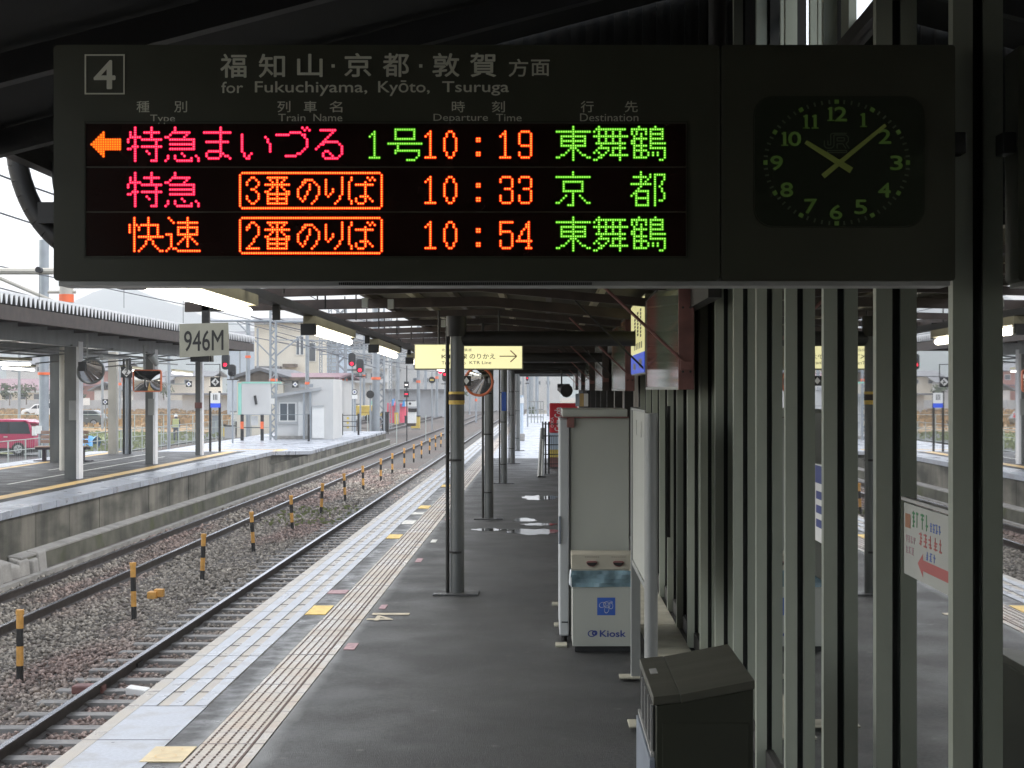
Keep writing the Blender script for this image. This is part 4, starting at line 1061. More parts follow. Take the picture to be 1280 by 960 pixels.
# yellow lit panel between first and second box
YB = 14.10
t = thing('lit_panel', 'yellow lit sign panel with rows of dark letters above a blue foot', 'lit sign', (AX+.04, YB+1, 2.14))
L = 2.15; zb = 2.145
MB().box(AX+.004, AX+.10, YB, YB+L, zb, 2.86).build('case', M['sign_olive'], t)
MB().box(AX-.004, AX+.002, YB+.01, YB+L-.02, zb+.20, 2.84).build('lit_face', M['sign_yellow'], t)
MB().box(AX-.004, AX+.002, YB+.01, YB+L-.02, zb+.012, zb+.198).build('blue_face', M['sign_blue_lit'], t)
rnd = random.Random(11)
for c, (yy, w, n) in enumerate(((YB+.42, .16, 8), (YB+.85, .20, 7), (YB+1.30, .22, 6))):
    for r in range(n):
        z = 2.74 - r*.034 - c*.012
        MB().box(AX-.006, AX-.0042, yy, yy+w, z-.012, z+.012).build('lettering', M['ink_black'], t)
for r in range(5): MB().box(AX-.006, AX-.0042, YB+.3+r*.28, YB+.42+r*.28, 2.385, 2.445).build('small_lettering', M['sign_olive'], t)
MB().box(AX-.006, AX-.0042, YB+.35, YB+.75, zb+.06, zb+.14).build('white_mark', M['sign_olive'], t)
MB().box(AX-.006, AX-.0042, YB+1.3, YB+1.7, zb+.05, zb+.11).build('white_mark', M['sign_olive'], t)

# --- poster on the glass
t = thing('window_poster', 'white poster with green lettering and a red arrow pointing left on the glass', 'poster', (1.17, 4.9, 1.4))
gx = WX - .004
y1p, y0p = F*WX/(1132.5-680), F*WX/(1194-680)
zt_ = lambda Y: 1.64; 
MB().box(gx-.002, gx, y0p+.0, y1p, 1.402, 1.632).build('sheet', M['poster_white'], t)
MB().box(gx-.008, gx-.001, y0p, y1p+.02, 1.640, 1.650).build('rail', M['board_trim'], t)
def pt(body, ya, yb, z, h, m, bold=.01):
    text('lettering', body, h, (gx-.003, (ya+yb)/2, z), M[m], t, right=(0, -1, 0), up=(0, 0, 1), bold=bold, width=abs(yb-ya))
rnd = random.Random(4)
def scrawl(ya, yb, z, h, m, n):
    for q in range(n):
        y = ya + (yb-ya)*(q+.1)/n; w = (yb-ya)/n
        for s in range(4):
            if rnd.random() < .8:
                zz = z + h*(s/4-.5) + rnd.uniform(0, h*.1)
                MB().box(gx-.0032, gx-.0022, y + w*rnd.uniform(0, .25), y + w*rnd.uniform(.5, .85), zz, zz+h*.12).build('lettering', M[m], t)
        MB().box(gx-.0034, gx-.0024, y + w*.35, y + w*.47, z-h*.45, z+h*.45).build('lettering', M[m], t)
scrawl(y1p-.11, y1p-.20, 1.590, .055, 'ink_green', 2); scrawl(y1p-.22, y1p-.33, 1.590, .055, 'ink_green', 2)
scrawl(y1p-.34, y1p-.48, 1.582, .030, 'sign_blue', 4)
scrawl(y1p-.20, y1p-.50, 1.535, .045, 'ink_red', 5); scrawl(y1p-.02, y1p-.16, 1.52, .025, 'pink_paint', 4)
scrawl(y1p-.02, y1p-.14, 1.485, .025, 'pink_paint', 3); scrawl(y1p-.29, y1p-.42, 1.49, .028, 'sign_blue', 3)
MB().box(gx-.0034, gx-.0024, y1p-.09, y1p-.02, 1.555, 1.60).build('picture', M['ink_brown'], t)
ar = MB(); ya = y1p-.19
ar.face([(gx-.0032, ya, 1.455), (gx-.0032, ya-.07, 1.492), (gx-.0032, ya-.07, 1.472), (gx-.0032, y0p+.005, 1.472), (gx-.0032, y0p+.005, 1.438), (gx-.0032, ya-.07, 1.438), (gx-.0032, ya-.07, 1.418)])
ar.build('arrow', M['ink_red'], t, fix=False)
# vertical blue and white name plate on the third pane
t = thing('name_plate', 'narrow vertical blue and white plate on the glass wall between two mullions', 'name plate', (1.17, 6.7, 1.3))
ya, yb = F*WX/(1021-680), F*WX/(1032-680)
MB().box(gx-.003, gx, yb, ya, 1.35, 1.68).build('plate', M['plain_white'], t)
MB().box(gx-.0045, gx-.0032, yb+.01, ya-.01, 1.60, 1.675).build('blue_field', M['ink_blue'], t)
for z in (1.55, 1.49, 1.43): MB().box(gx-.0045, gx-.0032, yb+.04, ya-.03, z-.018, z+.016).build('lettering', M['ink_blue'], t)

# --- transfer sign
SY = 17.0
a, zb = XP(519, SY), ZP(460.5, SY); b, zt = XP(652.5, SY), ZP(431, SY)
t = thing('transfer_sign', 'long cream lit transfer sign with an arrow to the right, behind the first column', 'sign', ((a+b)/2, SY, zb))
MB().box(a-.01, b+.01, SY+.004, SY+.16, zb-.015, zt+.01).build('case', M['sign_olive'], t, bev=.004)
MB().box(a, b, SY-.001, SY+.003, zb, zt).build('lit_face', M['sign_cream'], t)
def st(body, px0, px1, py0, py1, bold=0.0, m='ink_black'):
    text('lettering', body, (py1-py0)/F*SY, (XP((px0+px1)/2, SY), SY-.0015, ZP((py0+py1)/2, SY)), M[m], t, bold=bold, width=(px1-px0)/F*SY)
st('北近畿タンゴ鉄道', 552, 589.5, 435.6, 439.2, 0)
st('KTR線', 552, 584, 442.2, 448.6, .004); st('のりかえ', 587, 619, 442.2, 448.6, .004)
st('Transfer to', 552, 582, 451.5, 455.6, 0); st('KTR Line', 587, 614, 451.3, 455.2, 0)
arw = MB(); zc = ZP(445.3, SY)
arw.box(XP(624.5, SY), XP(645, SY), SY-.003, SY-.0012, zc-.005, zc+.005)
for s in (-1, 1):
    p = Vector((XP(645.8, SY), 0, zc)); q = Vector((XP(638, SY), 0, zc + s*.062)); d = (q-p).normalized(); n = Vector((-d.z, 0, d.x))*.0055
    arw.hexa([(v.x, SY-.0031, v.z) for v in (p-n, q-n, q+n, p+n)] + [(v.x, SY-.0012, v.z) for v in (p-n, q-n, q+n, p+n)])
arw.build('arrow', M['ink_brown'], t)
for x in (a+.25, b-.25): MB().cyl((x, SY+.08, zt), (x, SY+.08, 2.86), .012, 8).build('hanger', M['dark_steel'], t)

# --- stop sign 946M
SY = 16.2
t = thing('stop_sign', 'cream plate lettered 946M hanging on an iron post at the roof edge', 'sign', (XP(255, SY), SY, 2.3))
c = [P(224.5, 405, SY), P(285.5, 403.2, SY), P(286.5, 443.5, SY), P(224.8, 447, SY)]
mb = MB(); mb.hexa([(v.x, SY-.012, v.z) for v in c] + [(v.x, SY, v.z) for v in c]); mb.build('plate', M['sign_olive'], t)
text('lettering', '946M', 25.5/F*SY, P(255, 425.8, SY-.0)+Vector((0, -.013, 0)), M['ink_black'], t, right=(1, 0, .035), bold=.008, width=49/F*SY)
MB().box(XP(252, SY), XP(261, SY), SY+.005, SY+.07, ZP(452, SY), ZP(382, SY)).build('post', M['dark_steel'], t)
MB().box(XP(252, SY), XP(272, SY), SY+.005, SY+.17, ZP(388, SY), ZP(381.5, SY)).build('arm', M['dark_steel'], t)
MB().box(XP(236, SY), XP(262, SY), SY+.071, SY+.20, ZP(452, SY), ZP(443, SY)).build('lower_clamp', M['signal_black'], t)

# --- fluorescent fixtures along the roof edge
def fixture(i, Ya, Yb, X, za, zb_, lab):
    t = thing('fluorescent_lamp', lab, 'lamp', (X, (Ya+Yb)/2, za), 'fluorescent lamps along the canopy edge')
    def q(x0, x1, dz0, dz1, y0, y1, nm, mt):
        f0 = (y0-Ya)/(Yb-Ya); f1 = (y1-Ya)/(Yb-Ya); c0 = za+(zb_-za)*f0; c1 = za+(zb_-za)*f1
        MB().hexa([(X+x0,y0,c0+dz0),(X+x1,y0,c0+dz0),(X+x1,y1,c1+dz0),(X+x0,y1,c1+dz0),(X+x0,y0,c0+dz1),(X+x1,y0,c0+dz1),(X+x1,y1,c1+dz1),(X+x0,y1,c1+dz1)]).build(nm, M[mt], t)
    q(-.06, .06, .045, .13, Ya-.06, Yb+.06, 'housing', 'lamp_housing')
    q(-.07, .07, -.06, .05, Ya-.16, Ya-.05, 'end_cap', 'dark_steel')
    MB().cyl((X-.012, Ya, za-.005), (X-.012, Yb, zb_-.005), .038, 12).build('tube', M['tube'], t, smooth=True)
fixture(0, 8.9, 12.3, -2.30, 2.62, 2.612, 'nearest fluorescent lamp at the canopy edge, under the board corner')
fixture(1, 15.5, 18.7, -2.30, 2.592, 2.572, 'second fluorescent lamp at the canopy edge, right of the 946M plate')
fixture(2, 21.4, 24.5, -2.30, 2.557, 2.527, 'third fluorescent lamp at the canopy edge, left of the transfer sign')
fixture(3, 27.1, 30.2, -2.30, 2.50, 2.48, 'fourth fluorescent lamp, small beside the transfer sign')
fixture(4, 33, 36, -2.30, 2.47, 2.45, 'fifth and farthest fluorescent lamp at the canopy edge')
t = thing('lamp_rail', 'dark steel rail carrying the row of fluorescent lamps', 'rail', (-2.3, 20, 2.7))
MB().hexa([(-2.36,8.0,2.75),(-2.26,8.0,2.75),(-2.26,51,2.60),(-2.36,51,2.60),(-2.36,8.0,2.82),(-2.26,8.0,2.82),(-2.26,51,2.67),(-2.36,51,2.67)]).build('rail', M['dark_steel'], t)
for Y in (13.6, 18.9, 20.6, 25.2, 27, 31): MB().box(-2.34, -2.28, Y-.03, Y+.03, 2.60, 2.80).build('clamp', M['dark_steel'], t)

# --- convex platform mirror
def round_mirror(px, py, Y, r, lab, tilt, rim='orange_rim', squash=1.0):
    c = P(px, py, Y)
    t = thing('convex_mirror', lab, 'mirror', c)
    n = 28; mb = MB(); rings = 7
    d = Vector(tilt).normalized(); u = d.cross(Vector((0, 0, 1))).normalized(); w = u.cross(d)
    prev = None
    idx = []
    for k_ in range(rings+1):
        f = k_/rings; bulge = .16*r*(1-f*f)
        row = []
        for q in range(n):
            a = 2*math.pi*q/n; v = c + u*(r*f*math.cos(a)) + w*(r*f*math.sin(a)*squash) + d*(bulge); row.append(len(mb.v)); mb.v.append(tuple(v))
        idx.append(row)
    for k_ in range(rings):
        for q in range(n):
            mb.f.append((idx[k_][q], idx[k_+1][q], idx[k_+1][(q+1) % n], idx[k_][(q+1) % n])); mb.m.append(0)
    mb.build('mirror_face', M['mirror'], t, smooth=True)
    rm = MB()
    for q in range(n):
        a0 = 2*math.pi*q/n; a1 = 2*math.pi*(q+1)/n
        rm.cyl(c + u*(r*math.cos(a0)) + w*(r*math.sin(a0)*squash), c + u*(r*math.cos(a1)) + w*(r*math.sin(a1)*squash), .018*Y/20, 6, caps=False)
    rm.build('rim', M[rim], t, smooth=True)
    MB().cyl(c - d*.02, c - d*.12, r*.9, 18).build('back', M['dark_steel'], t)
    return t, c
t, c = round_mirror(598.5, 477, 20.0, .178, 'round convex mirror with orange rim between the first two columns', (-.15, -1, -.12))
MB().cyl(c + Vector((0, .1, 0)), (c.x+.05, 20.1, 2.85), .02, 8).build('bracket', M['dark_steel'], t)
t = thing('diamond_plate', 'small black plate with a white diamond right beside the taped column', 'sign', P(583.5, 476.5, 19))
v = P(583, 476, 19); MB().box(v.x-.055, v.x+.055, 19, 19.02, v.z-.06, v.z+.06).build('plate', M['signal_black'], t)
MB().prism([(v.x-.035, v.z), (v.x, v.z-.045), (v.x+.035, v.z), (v.x, v.z+.045)], 'y', 18.995, 19).build('diamond', M['plain_white'], t)

# --- red drinks machine behind the tall cabinet
RY = 40.0
t = thing('drinks_machine', 'bright red drinks machine with white script lettering behind the tall cabinet', 'vending machine', (XP(705, RY), RY, 0))
MB().box(XP(687, RY), XP(722, RY), RY, RY+.8, ZP(541, RY), ZP(504, RY)).build('body', M['coke_red'], t, bev=.02)
MB().box(XP(687, RY), XP(722, RY), RY+.01, RY+.8, ZP(562, RY), ZP(541.3, RY)).build('window', M['house_blue'], t)
MB().box(XP(687, RY), XP(722, RY), RY+.01, RY+.8, .28, ZP(562.4, RY)).build('lower_panel', M['machine_yellow'], t)
MB().box(XP(687, RY), XP(722, RY), RY, RY+.8, .03, .27).build('base', M['red_steel'], t, bev=.01)
text('lettering', 'Coca-Cola', .17, (XP(697.3, RY), RY-.004, ZP(524, RY)), M['plain_white'], t, right=(0, 0, 1), up=(-1, 0, 0), bold=.02, width=.60)
text('lettering', 'COCA', .07, (XP(690.2, RY), RY-.004, ZP(528, RY)), M['plain_white'], t, right=(0, 0, 1), up=(-1, 0, 0), bold=.02, width=.26)
# dark railing in front of it
GY = 37.5
t = thing('gate_railing', 'dark green wire railing in front of the red drinks machine', 'railing', (XP(684, GY), GY, 0))
for px in (678.5, 682, 686): MB().box(XP(px, GY)-.02, XP(px, GY)+.02, GY, GY+.04, 0, ZP(527, GY)).build('post', M['dark_steel' if px > 679 else 'grey_post'], t)
for py in (530, 545, 556, 568, 580): MB().box(XP(679, GY), XP(705, GY), GY+.041, GY+.055, ZP(py, GY)-.012, ZP(py, GY)+.012).build('bar', M['dark_steel'], t)
for q in range(9): MB().box(XP(687+q*2.2, GY), XP(687.5+q*2.2, GY), GY+.056, GY+.065, .15, ZP(545, GY)).build('wire', M['dark_steel'], t)
t = thing('side_barrier', 'pale grey leaning barrier foot left of the dark railing', 'barrier', (XP(674, GY), GY, 0))
for px, p2 in ((673.5, 677), (677.5, 679.5)):
    v0, v1 = Vector((XP(px, 36), 36, 0)), Vector((XP(p2, 38), 38, 1.05))
    MB().cyl(v0, v1, .035, 8).build('leg', M['pale_post'], t)
MB().box(XP(672, 36), XP(682, 36), 35.9, 36.05, 0, .03).build('foot', M['dark_steel'], t)
t = thing('bollard_post', 'pale blue post on a concrete foot standing at the open platform end', 'post', (XP(652, 62), 62, 0))
MB().cyl((XP(652, 62), 62, .2), (XP(652, 62), 62, ZP(494, 62)), .075, 14).build('pole', M['house_blue'], t, smooth=True)
MB().box(XP(652, 62)-.09, XP(652, 62)+.09, 61.88, 61.9, ZP(504, 62), ZP(497, 62)).build('plate', M['plain_white'], t)
MB().box(XP(648, 62), XP(656, 62), 61.8, 62.2, 0, .27).build('foot', M['concrete'], t, bev=.02)
t = thing('end_railing', 'grey steel railing across the far end of the near platform', 'railing', (XP(668, 95), 95, 0))
for px in (660, 664, 668, 672, 676, 679): MB().box(XP(px, 95)-.025, XP(px, 95)+.025, 95, 95.05, 0, 1.3).build('post', M['pale_post'], t)
for z in (.35, .8, 1.28): MB().box(XP(660, 95), XP(679, 95), 95.051, 95.09, z-.03, z+.03).build('bar', M['pale_post'], t)
# posters and machine fronts far along the right wall
for px, c_, lab in ((722, 'house_blue', 'small pale blue lit panel far along the right wall'), (727, 'orange_line', 'small orange panel far along the right wall'), (732.5, 'plain_white', 'small white panel far along the right wall')):
    Yq = 38.0 - (px-722)*.9
    tag(MB().box(XP(px-2.6, Yq), XP(px+2.6, Yq), Yq, Yq+.05, ZP(508, Yq), ZP(492, Yq)).build('wall_panel', M[c_]), lab, 'panel')
# loudspeaker cluster
t = thing('loudspeaker', 'dark loudspeaker cluster under the canopy above the red machine', 'loudspeaker', P(703, 487, 38))
v = P(702, 486, 38); 
MB().cyl(v, v+Vector((.12, -.3, -.05)), .10, 12, r2=.16).build('horn', M['dark_steel'], t, smooth=True)
MB().box(v.x-.1, v.x+.2, 38, 38.2, v.z-.05, v.z+.12).build('body', M['signal_black'], t, bev=.01)
MB().cyl(v, (v.x, 38, 2.7), .02, 8).build('bracket', M['dark_steel'], t)
# ================================================================== far platform furniture
canopy = thing('far_canopy', 'far platform canopy with folded roof plates, white end closures and a grey girder', 'canopy', (-12, 30, 2.9))
FX = -9.0; FZ = 3.60
def fz(Y): return 3.60
mb = MB(); per = .25; y = 10.0
n = int((49.0-10)/per)
for i in range(n):
    y0 = 10 + i*per
    pr = [(y0, FZ-.15), (y0+.06, FZ-.15), (y0+.125, FZ), (y0+.19, FZ), (y0+.25, FZ-.15)]
    for (ya, za), (yb, zb) in zip(pr, pr[1:]):
        mb.face([(FX-.01, ya, za), (-14.9, ya, za+.06), (-14.9, yb, zb+.06), (FX-.01, yb, zb)])
o = mb.build('folded_roof', M['roof_dark'], canopy, fix=False); s = o.modifiers.new('t', 'SOLIDIFY'); s.thickness = .01; s.offset = 1
ec = MB(); ec.hexa([(FX-.005, .055, -.165), (FX+.010, .055, -.165), (FX+.010, .095, -.165), (FX-.005, .095, -.165),
                    (FX-.005, .0, 0), (FX+.010, .0, 0), (FX+.010, .16, 0), (FX-.005, .16, 0)])
m_ec = ec.mesh('end_closure', [M['fold_white']])
for i in range(n): link('end_closure', m_ec, canopy, (0, 10+i*per+.045, FZ+.005))
MB().box(FX-.05, FX+.012, 10, 49, FZ+.006, FZ+.05).build('edge_flashing', M['fold_white'], canopy)
MB().box(-9.12, -9.02, 10, 49, FZ-.42, FZ-.175).build('fascia', M['brown_steel'], canopy)
MB().box(-10.95, -10.65, 10, 49, FZ-.62, FZ-.20).build('girder', M['grey_post'], canopy)
MB().box(-13.85, -13.55, 10, 49, FZ-.62, FZ-.20).build('girder', M['grey_post'], canopy)
for Y in np.arange(11, 49, 1.9): MB().box(-14.8, -9.1, Y, Y+.08, FZ-.32, FZ-.19).build('cross_beam', M['brown_steel'], canopy)
for Y in np.arange(12, 49, 3.35): MB().cyl((-10.6, Y, FZ-.6), (-13.6, Y, FZ-.9), .02, 6).build('duct', M['grey_post'], canopy)
MB().box(-14.0, -13.94, 18, 60, 2.93, 2.98).build('lamp_rail', M['grey_post'], canopy)
MB().box(-11.6, -11.54, 18, 49, 2.90, 2.95).build('lamp_rail', M['grey_post'], canopy)
MB().box(-9.3, -14.9, 48.9, 49.0, FZ-.4, FZ+.02).build('end_fascia', M['brown_steel'], canopy)

fc = [(-10.8, 29.4, 'hidden nearest'), (-10.8, 36.2, 'nearest broad'), (-10.75, 43.3, 'middle'), (-10.75, 49.2, 'right-hand')]
def fcol(x, Y, w, d, lab, plate=True):
    t = thing('canopy_column', lab, 'column', (x, Y, 0), 'columns of the far platform')
    MB().box(x-w/2, x+w/2-.07, Y-d/2, Y+d/2, -.05, FZ-.5).build('shaft', M['grey_post'], t)
    MB().box(x+w/2-.066, x+w/2, Y-d/2-.02, Y+d/2, -.05, FZ-.5).build('flange', M['fold_white'], t)
    if plate: MB().box(x-.06, x+.10, Y-d/2-.03, Y-d/2-.005, 1.30, 1.75).build('notice_plate', M['pale_post'], t)
    return t
fcol(-10.8, 36.2, .34, .3, 'broad grey column nearest on the far platform with a white flange')
fcol(-10.78, 43.3, .28, .26, 'second broad column on the far platform, by the square mirror')
t = fcol(-10.75, 49.2, .22, .22, 'third column of the far platform, under the 946M plate', False)
MB().box(-10.86, -10.64, 49.0, 49.06, 1.42, 1.60).build('red_box', M['red_steel'], t)
for x, Y, lab in ((-13.75, 44.4, 'dark rear column of the far platform beside the broad nearest column'), (-13.72, 50.2, 'pale rear column of the far platform beside the 2 plate post')):
    t = thing('canopy_column', lab, 'column', (x, Y, 0), 'columns of the far platform')
    MB().box(x-.13, x+.13, Y-.13, Y+.13, -.05, FZ-.4).build('shaft', M['grey_post' if Y < 46 else 'mast_beige'], t)
# lamps of the far platform
def far_lamp(px0, px1, py0, py1, X, lab):
    Y0 = F*X/(px0-680); Y1 = F*X/(px1-680)
    v0 = P(px0, py0, Y0); v1 = P(px1, py1, Y1)
    t = thing('fluorescent_lamp', lab, 'lamp', (v0+v1)/2, 'fluorescent lamps of the far platform')
    MB().cyl(v0, v1, .03, 10).build('tube', M['tube_far'], t, smooth=True)
    u = Vector((0, 0, .08)); MB().hexa([v0+u+Vector((-.06,0,0)), v0+u+Vector((.06,0,0)), v1+u+Vector((.06,0,0)), v1+u+Vector((-.06,0,0)),
        v0+u+Vector((-.06,0,.06)), v0+u+Vector((.06,0,.06)), v1+u+Vector((.06,0,.06)), v1+u+Vector((-.06,0,.06))]).build('housing', M['lamp_housing'], t)
far_lamp(-70, 37, 452, 455.5, -11.57, 'near upper lamp tube under the far canopy at the left edge of the photo')
far_lamp(4, 42, 460, 462.5, -13.97, 'lower lamp tube under the far canopy at the left edge of the photo')
far_lamp(83, 120, 457.5, 461, -11.57, 'lamp tube under the far canopy behind the round mirror')
far_lamp(90, 102, 464.5, 465, -13.97, 'short lamp tube right of the broad column')
far_lamp(152, 180, 462, 464.5, -13.97, 'lamp tube between the 2 plate and the square mirror')
far_lamp(216, 240, 466, 468.5, -13.97, 'lamp tube right of the square mirror')
# mirrors
t, c = round_mirror(113.5, 464, 34.0, .27, 'round convex mirror hanging on the far platform, tilted down', (.5, -1, -.35), rim='grey_post')
MB().cyl((c.x-.1, 34.1, c.z), (c.x-.1, 34.1, 3.2), .02, 8).build('pole', M['pale_post'], t)
MB().box(c.x-.22, c.x-.06, 33.8, 34.0, c.z, c.z+.2).build('camera_box', M['signal_black'], t, bev=.01)
Ym = 39.0
t = thing('square_mirror', 'square convex mirror with orange rim on the far platform', 'mirror', P(184, 476, Ym))
a, z0 = XP(166, Ym), ZP(490, Ym); b, z1 = XP(202, Ym), ZP(462, Ym)
MB().prism(rrect(a, b, z0, z1, .07), 'y', Ym, Ym+.06).build('rim', M['orange_rim'], t, smooth=True)
mb = MB(); nn = 8
for i in range(nn+1):
    for j in range(nn+1):
        u, v = i/nn, j/nn; bul = .07*(1-(2*u-1)**2)*(1-(2*v-1)**2)
        mb.v.append((a+.035+(b-a-.07)*u, Ym-.003-bul+.0, z0+.03+(z1-z0-.06)*v))
for i in range(nn):
    for j in range(nn): q = i*(nn+1)+j; mb.f.append((q, q+nn+1, q+nn+2, q+1)); mb.m.append(0)
mb.build('mirror_face', M['mirror'], t, smooth=True)
MB().cyl(((a+b)/2-.1, Ym+.1, z1-.2), ((a+b)/2-.1, Ym+.1, 3.1), .025, 8).build('pole', M['pale_post'], t)
MB().cyl(((a+b)/2+.25, Ym, z1+.12), ((a+b)/2+.12, Ym-.1, z1+.35), .07, 10, r2=.10).build('loudspeaker', M['pale_post'], t, smooth=True)

# diamond number plates
def diamond(px, py, s, Y, digit, lab, posts, inv=False):
    v = P(px, py, Y); h = s/F*Y/2
    t = thing('platform_number_plate', lab, 'number plate', (v.x, Y, v.z-h))
    MB().box(v.x-h, v.x+h, Y, Y+.03, v.z-h, v.z+h).build('plate', M['signal_black'], t)
    d = h*.86
    MB().prism([(v.x-d, v.z), (v.x, v.z-d), (v.x+d, v.z), (v.x, v.z+d)], 'y', Y-.006, Y-.001).build('diamond', M['plain_white'], t)
    if digit: text('numeral', digit, h*.95, (v.x, Y-.008, v.z), M['ink_black'], t, bold=.03)
    for (x, r, za, zb, m_) in posts: MB().cyl((x, Y+.06, za), (x, Y+.06, zb), r, 10).build('post', M[m_], t, smooth=True)
    return t
Y = 50.0
t = diamond(158, 465, 14, Y, '2', 'black plate with white diamond numbered 2 on the far platform', [(XP(154, Y), .035, -.05, 3.0, 'signal_black'), (XP(162, Y), .035, -.05, 3.0, 'signal_black'), (XP(158, Y), .06, -.05, 2.4, 'mast')])
MB().tube([(XP(123, 34), 34.2, 2.72), (XP(159, 48), 48, 2.98), (XP(159, 48), 48, 2.6)], .05, 8).build('pipe', M['pale_post'], t, smooth=True)
Y = 52.0
t = diamond(269, 477.5, 12, Y, '4', 'black plate with white diamond numbered 4 in a black frame', [])
fr = MB()
for (a_, b_, c_, d_) in ((232, 275, 455, 455.8), (274, 275, 455.8, 472), (261, 275, 483, 483.8)): fr.box(XP(a_, Y), XP(b_, Y), Y+.04, Y+.08, ZP(d_, Y), ZP(c_, Y))
fr.build('frame', M['signal_black'], t)
Y = 57.0
t = thing('station_name_sign', 'white and blue station name sign on two dark posts beyond the 946M column', 'sign', (XP(269, Y), Y, -.3))
for px in (262.6, 274.4): MB().box(XP(px, Y)-.04, XP(px, Y)+.04, Y, Y+.06, -.3, ZP(489, Y)).build('post', M['dark_steel'], t)
MB().box(XP(263.5, Y), XP(275.5, Y), Y-.06, Y-.01, ZP(504, Y), ZP(491, Y)).build('board', M['plain_white'], t)
MB().box(XP(263.5, Y), XP(275.5, Y), Y-.065, Y-.01, ZP(509.5, Y), ZP(504.2, Y)).build('blue_band', M['sign_blue_lit'], t)
for px in (267.5, 269.5, 271.5): MB().box(XP(px-.5, Y), XP(px+.5, Y), Y-.064, Y-.06, ZP(500, Y), ZP(493, Y)).build('lettering', M['signal_black'], t)
# smaller plates on the sidings
for (px, py, s, Y, lab) in ((99.5, 508.5, 7, 66, 'small black and white diamond plate behind the bench'), (131.5, 502.5, 7, 70, 'small black plate with a white ring near the parked dark car'),
                            (236, 480, 7.5, 62, 'pale diamond plate left of the 946M column'), (369, 480.5, 8, 80, 'black and white diamond plate above the hut roof')):
    v = P(px, py, Y); t = diamond(px, py, s, Y, None, lab, [(v.x, .02, -1.2, v.z-.1, 'pale_post')] if py > 490 else [])
    if py < 490: MB().box(v.x-.9, v.x-.1, Y+.02, Y+.05, v.z-.02, v.z+.02).build('arm', M['pale_post'], t); MB().cyl((v.x-.9, Y+.03, v.z-.3), (v.x-.9, Y+.03, v.z+.5), .02, 6).build('post', M['pale_post'], t)
    MB().prism([(v.x-.05, v.z), (v.x, v.z-.05), (v.x+.05, v.z), (v.x, v.z+.05)], 'y', Y-.012, Y-.0065).build('centre_mark', M['ink_blue'], t)

# bench
Y = 45.0; a = XP(86, Y); b = XP(108, Y)
t = thing('bench', 'bench with pale wooden slats on a dark iron frame on the far platform', 'bench', ((a+b)/2, Y, -.04))
for q in range(3): MB().box(a-.9, b, Y-.25+q*.17, Y-.10+q*.17, .36, .39).build('seat_slat', M['bench_wood'], t)
for q in range(3): MB().box(a-.9, b-.03, Y+.27+q*.02, Y+.29+q*.02, .46+q*.13, .56+q*.13).build('back_slat', M['bench_wood'], t)
MB().box(a-.9, b+.06, Y-.2, Y+.2, .29, .355).build('frame', M['bench_leg'], t)
for x in (b-.10, a-.7):
    MB().box(x-.05, x+.05, Y-.05, Y+.05, -.02, .29).build('leg', M['bench_leg'], t)
    MB().box(x-.25, x+.25, Y-.2, Y+.2, -.04, -.015).build('foot', M['bench_leg'], t)
MB().box(a+.15, a+.19, Y-.2, Y+.3, .39, .62).build('arm_rest', M['bench_leg'], t)

# billboard back with mint edge, and railings at the far platform end
Y = 73.0
t = thing('billboard', 'pale billboard with a mint green edge and a dark slash mark on black posts', 'billboard', (XP(318, Y), Y, -.36))
MB().box(XP(302, Y), XP(338, Y), Y, Y+.2, ZP(518, Y), ZP(479.5, Y)).build('panel', M['house_white'], t)
MB().box(XP(297.5, Y), XP(301.8, Y), Y+.0, Y+.5, ZP(518.5, Y), ZP(479, Y)).build('edge', M['mint'], t)
MB().box(XP(302, Y), XP(351, Y), Y-.02, Y+.22, ZP(479.3, Y), ZP(477.3, Y)).build('top_rail', M['mint'], t)
v0, v1 = P(318.6, 494.5, Y), P(320.4, 505.5, Y); MB().cyl((v0.x, Y-.01, v0.z), (v1.x, Y-.01, v1.z), .06, 8).build('slash_mark', M['signal_black'], t)
for px in (303, 328):
    MB().box(XP(px, Y)-.07, XP(px, Y)+.07, Y-.1, Y-.01, -.36, ZP(518, Y)).build('post', M['signal_black'], t)
    MB().box(XP(px, Y)-.075, XP(px, Y)+.075, Y-.11, Y-.1, ZP(536, Y), ZP(527, Y)).build('orange_band', M['mast_orange'], t)
MB().box(XP(304, Y), XP(328, Y), Y-.07, Y-.04, ZP(535, Y), ZP(534, Y)).build('bar', M['signal_black'], t)
MB().box(XP(312, Y), XP(321, Y), Y+.3, Y+.34, ZP(532, Y), ZP(520, Y)).build('notice', M['plain_white'], t)
Y = 73.5
t = thing('end_fence', 'thin railing with dark posts across the end of the far platform', 'railing', (XP(370, Y), Y, -.36))
for px in (385.7, ): MB().box(XP(px, 72)-.045, XP(px, 72)+.045, 72, 72.1, -.36, ZP(518, 72)).build('post', M['signal_black'], t)
for px in (408, 427.5, 448): MB().box(XP(px, 82)-.05, XP(px, 82)+.05, 82, 82.1, -.36, ZP(517, 82)).build('post', M['dark_steel'], t)
MB().box(XP(304, 72), XP(386, 72), 72.1, 72.13, ZP(518.6, 72), ZP(518, 72)).build('bar', M['mast'], t)
for py in (519, 527, 533): MB().box(XP(408, 82), XP(448, 82), 82.1, 82.15, ZP(py+.5, 82), ZP(py-.3, 82)).build('bar', M['dark_steel'], t)

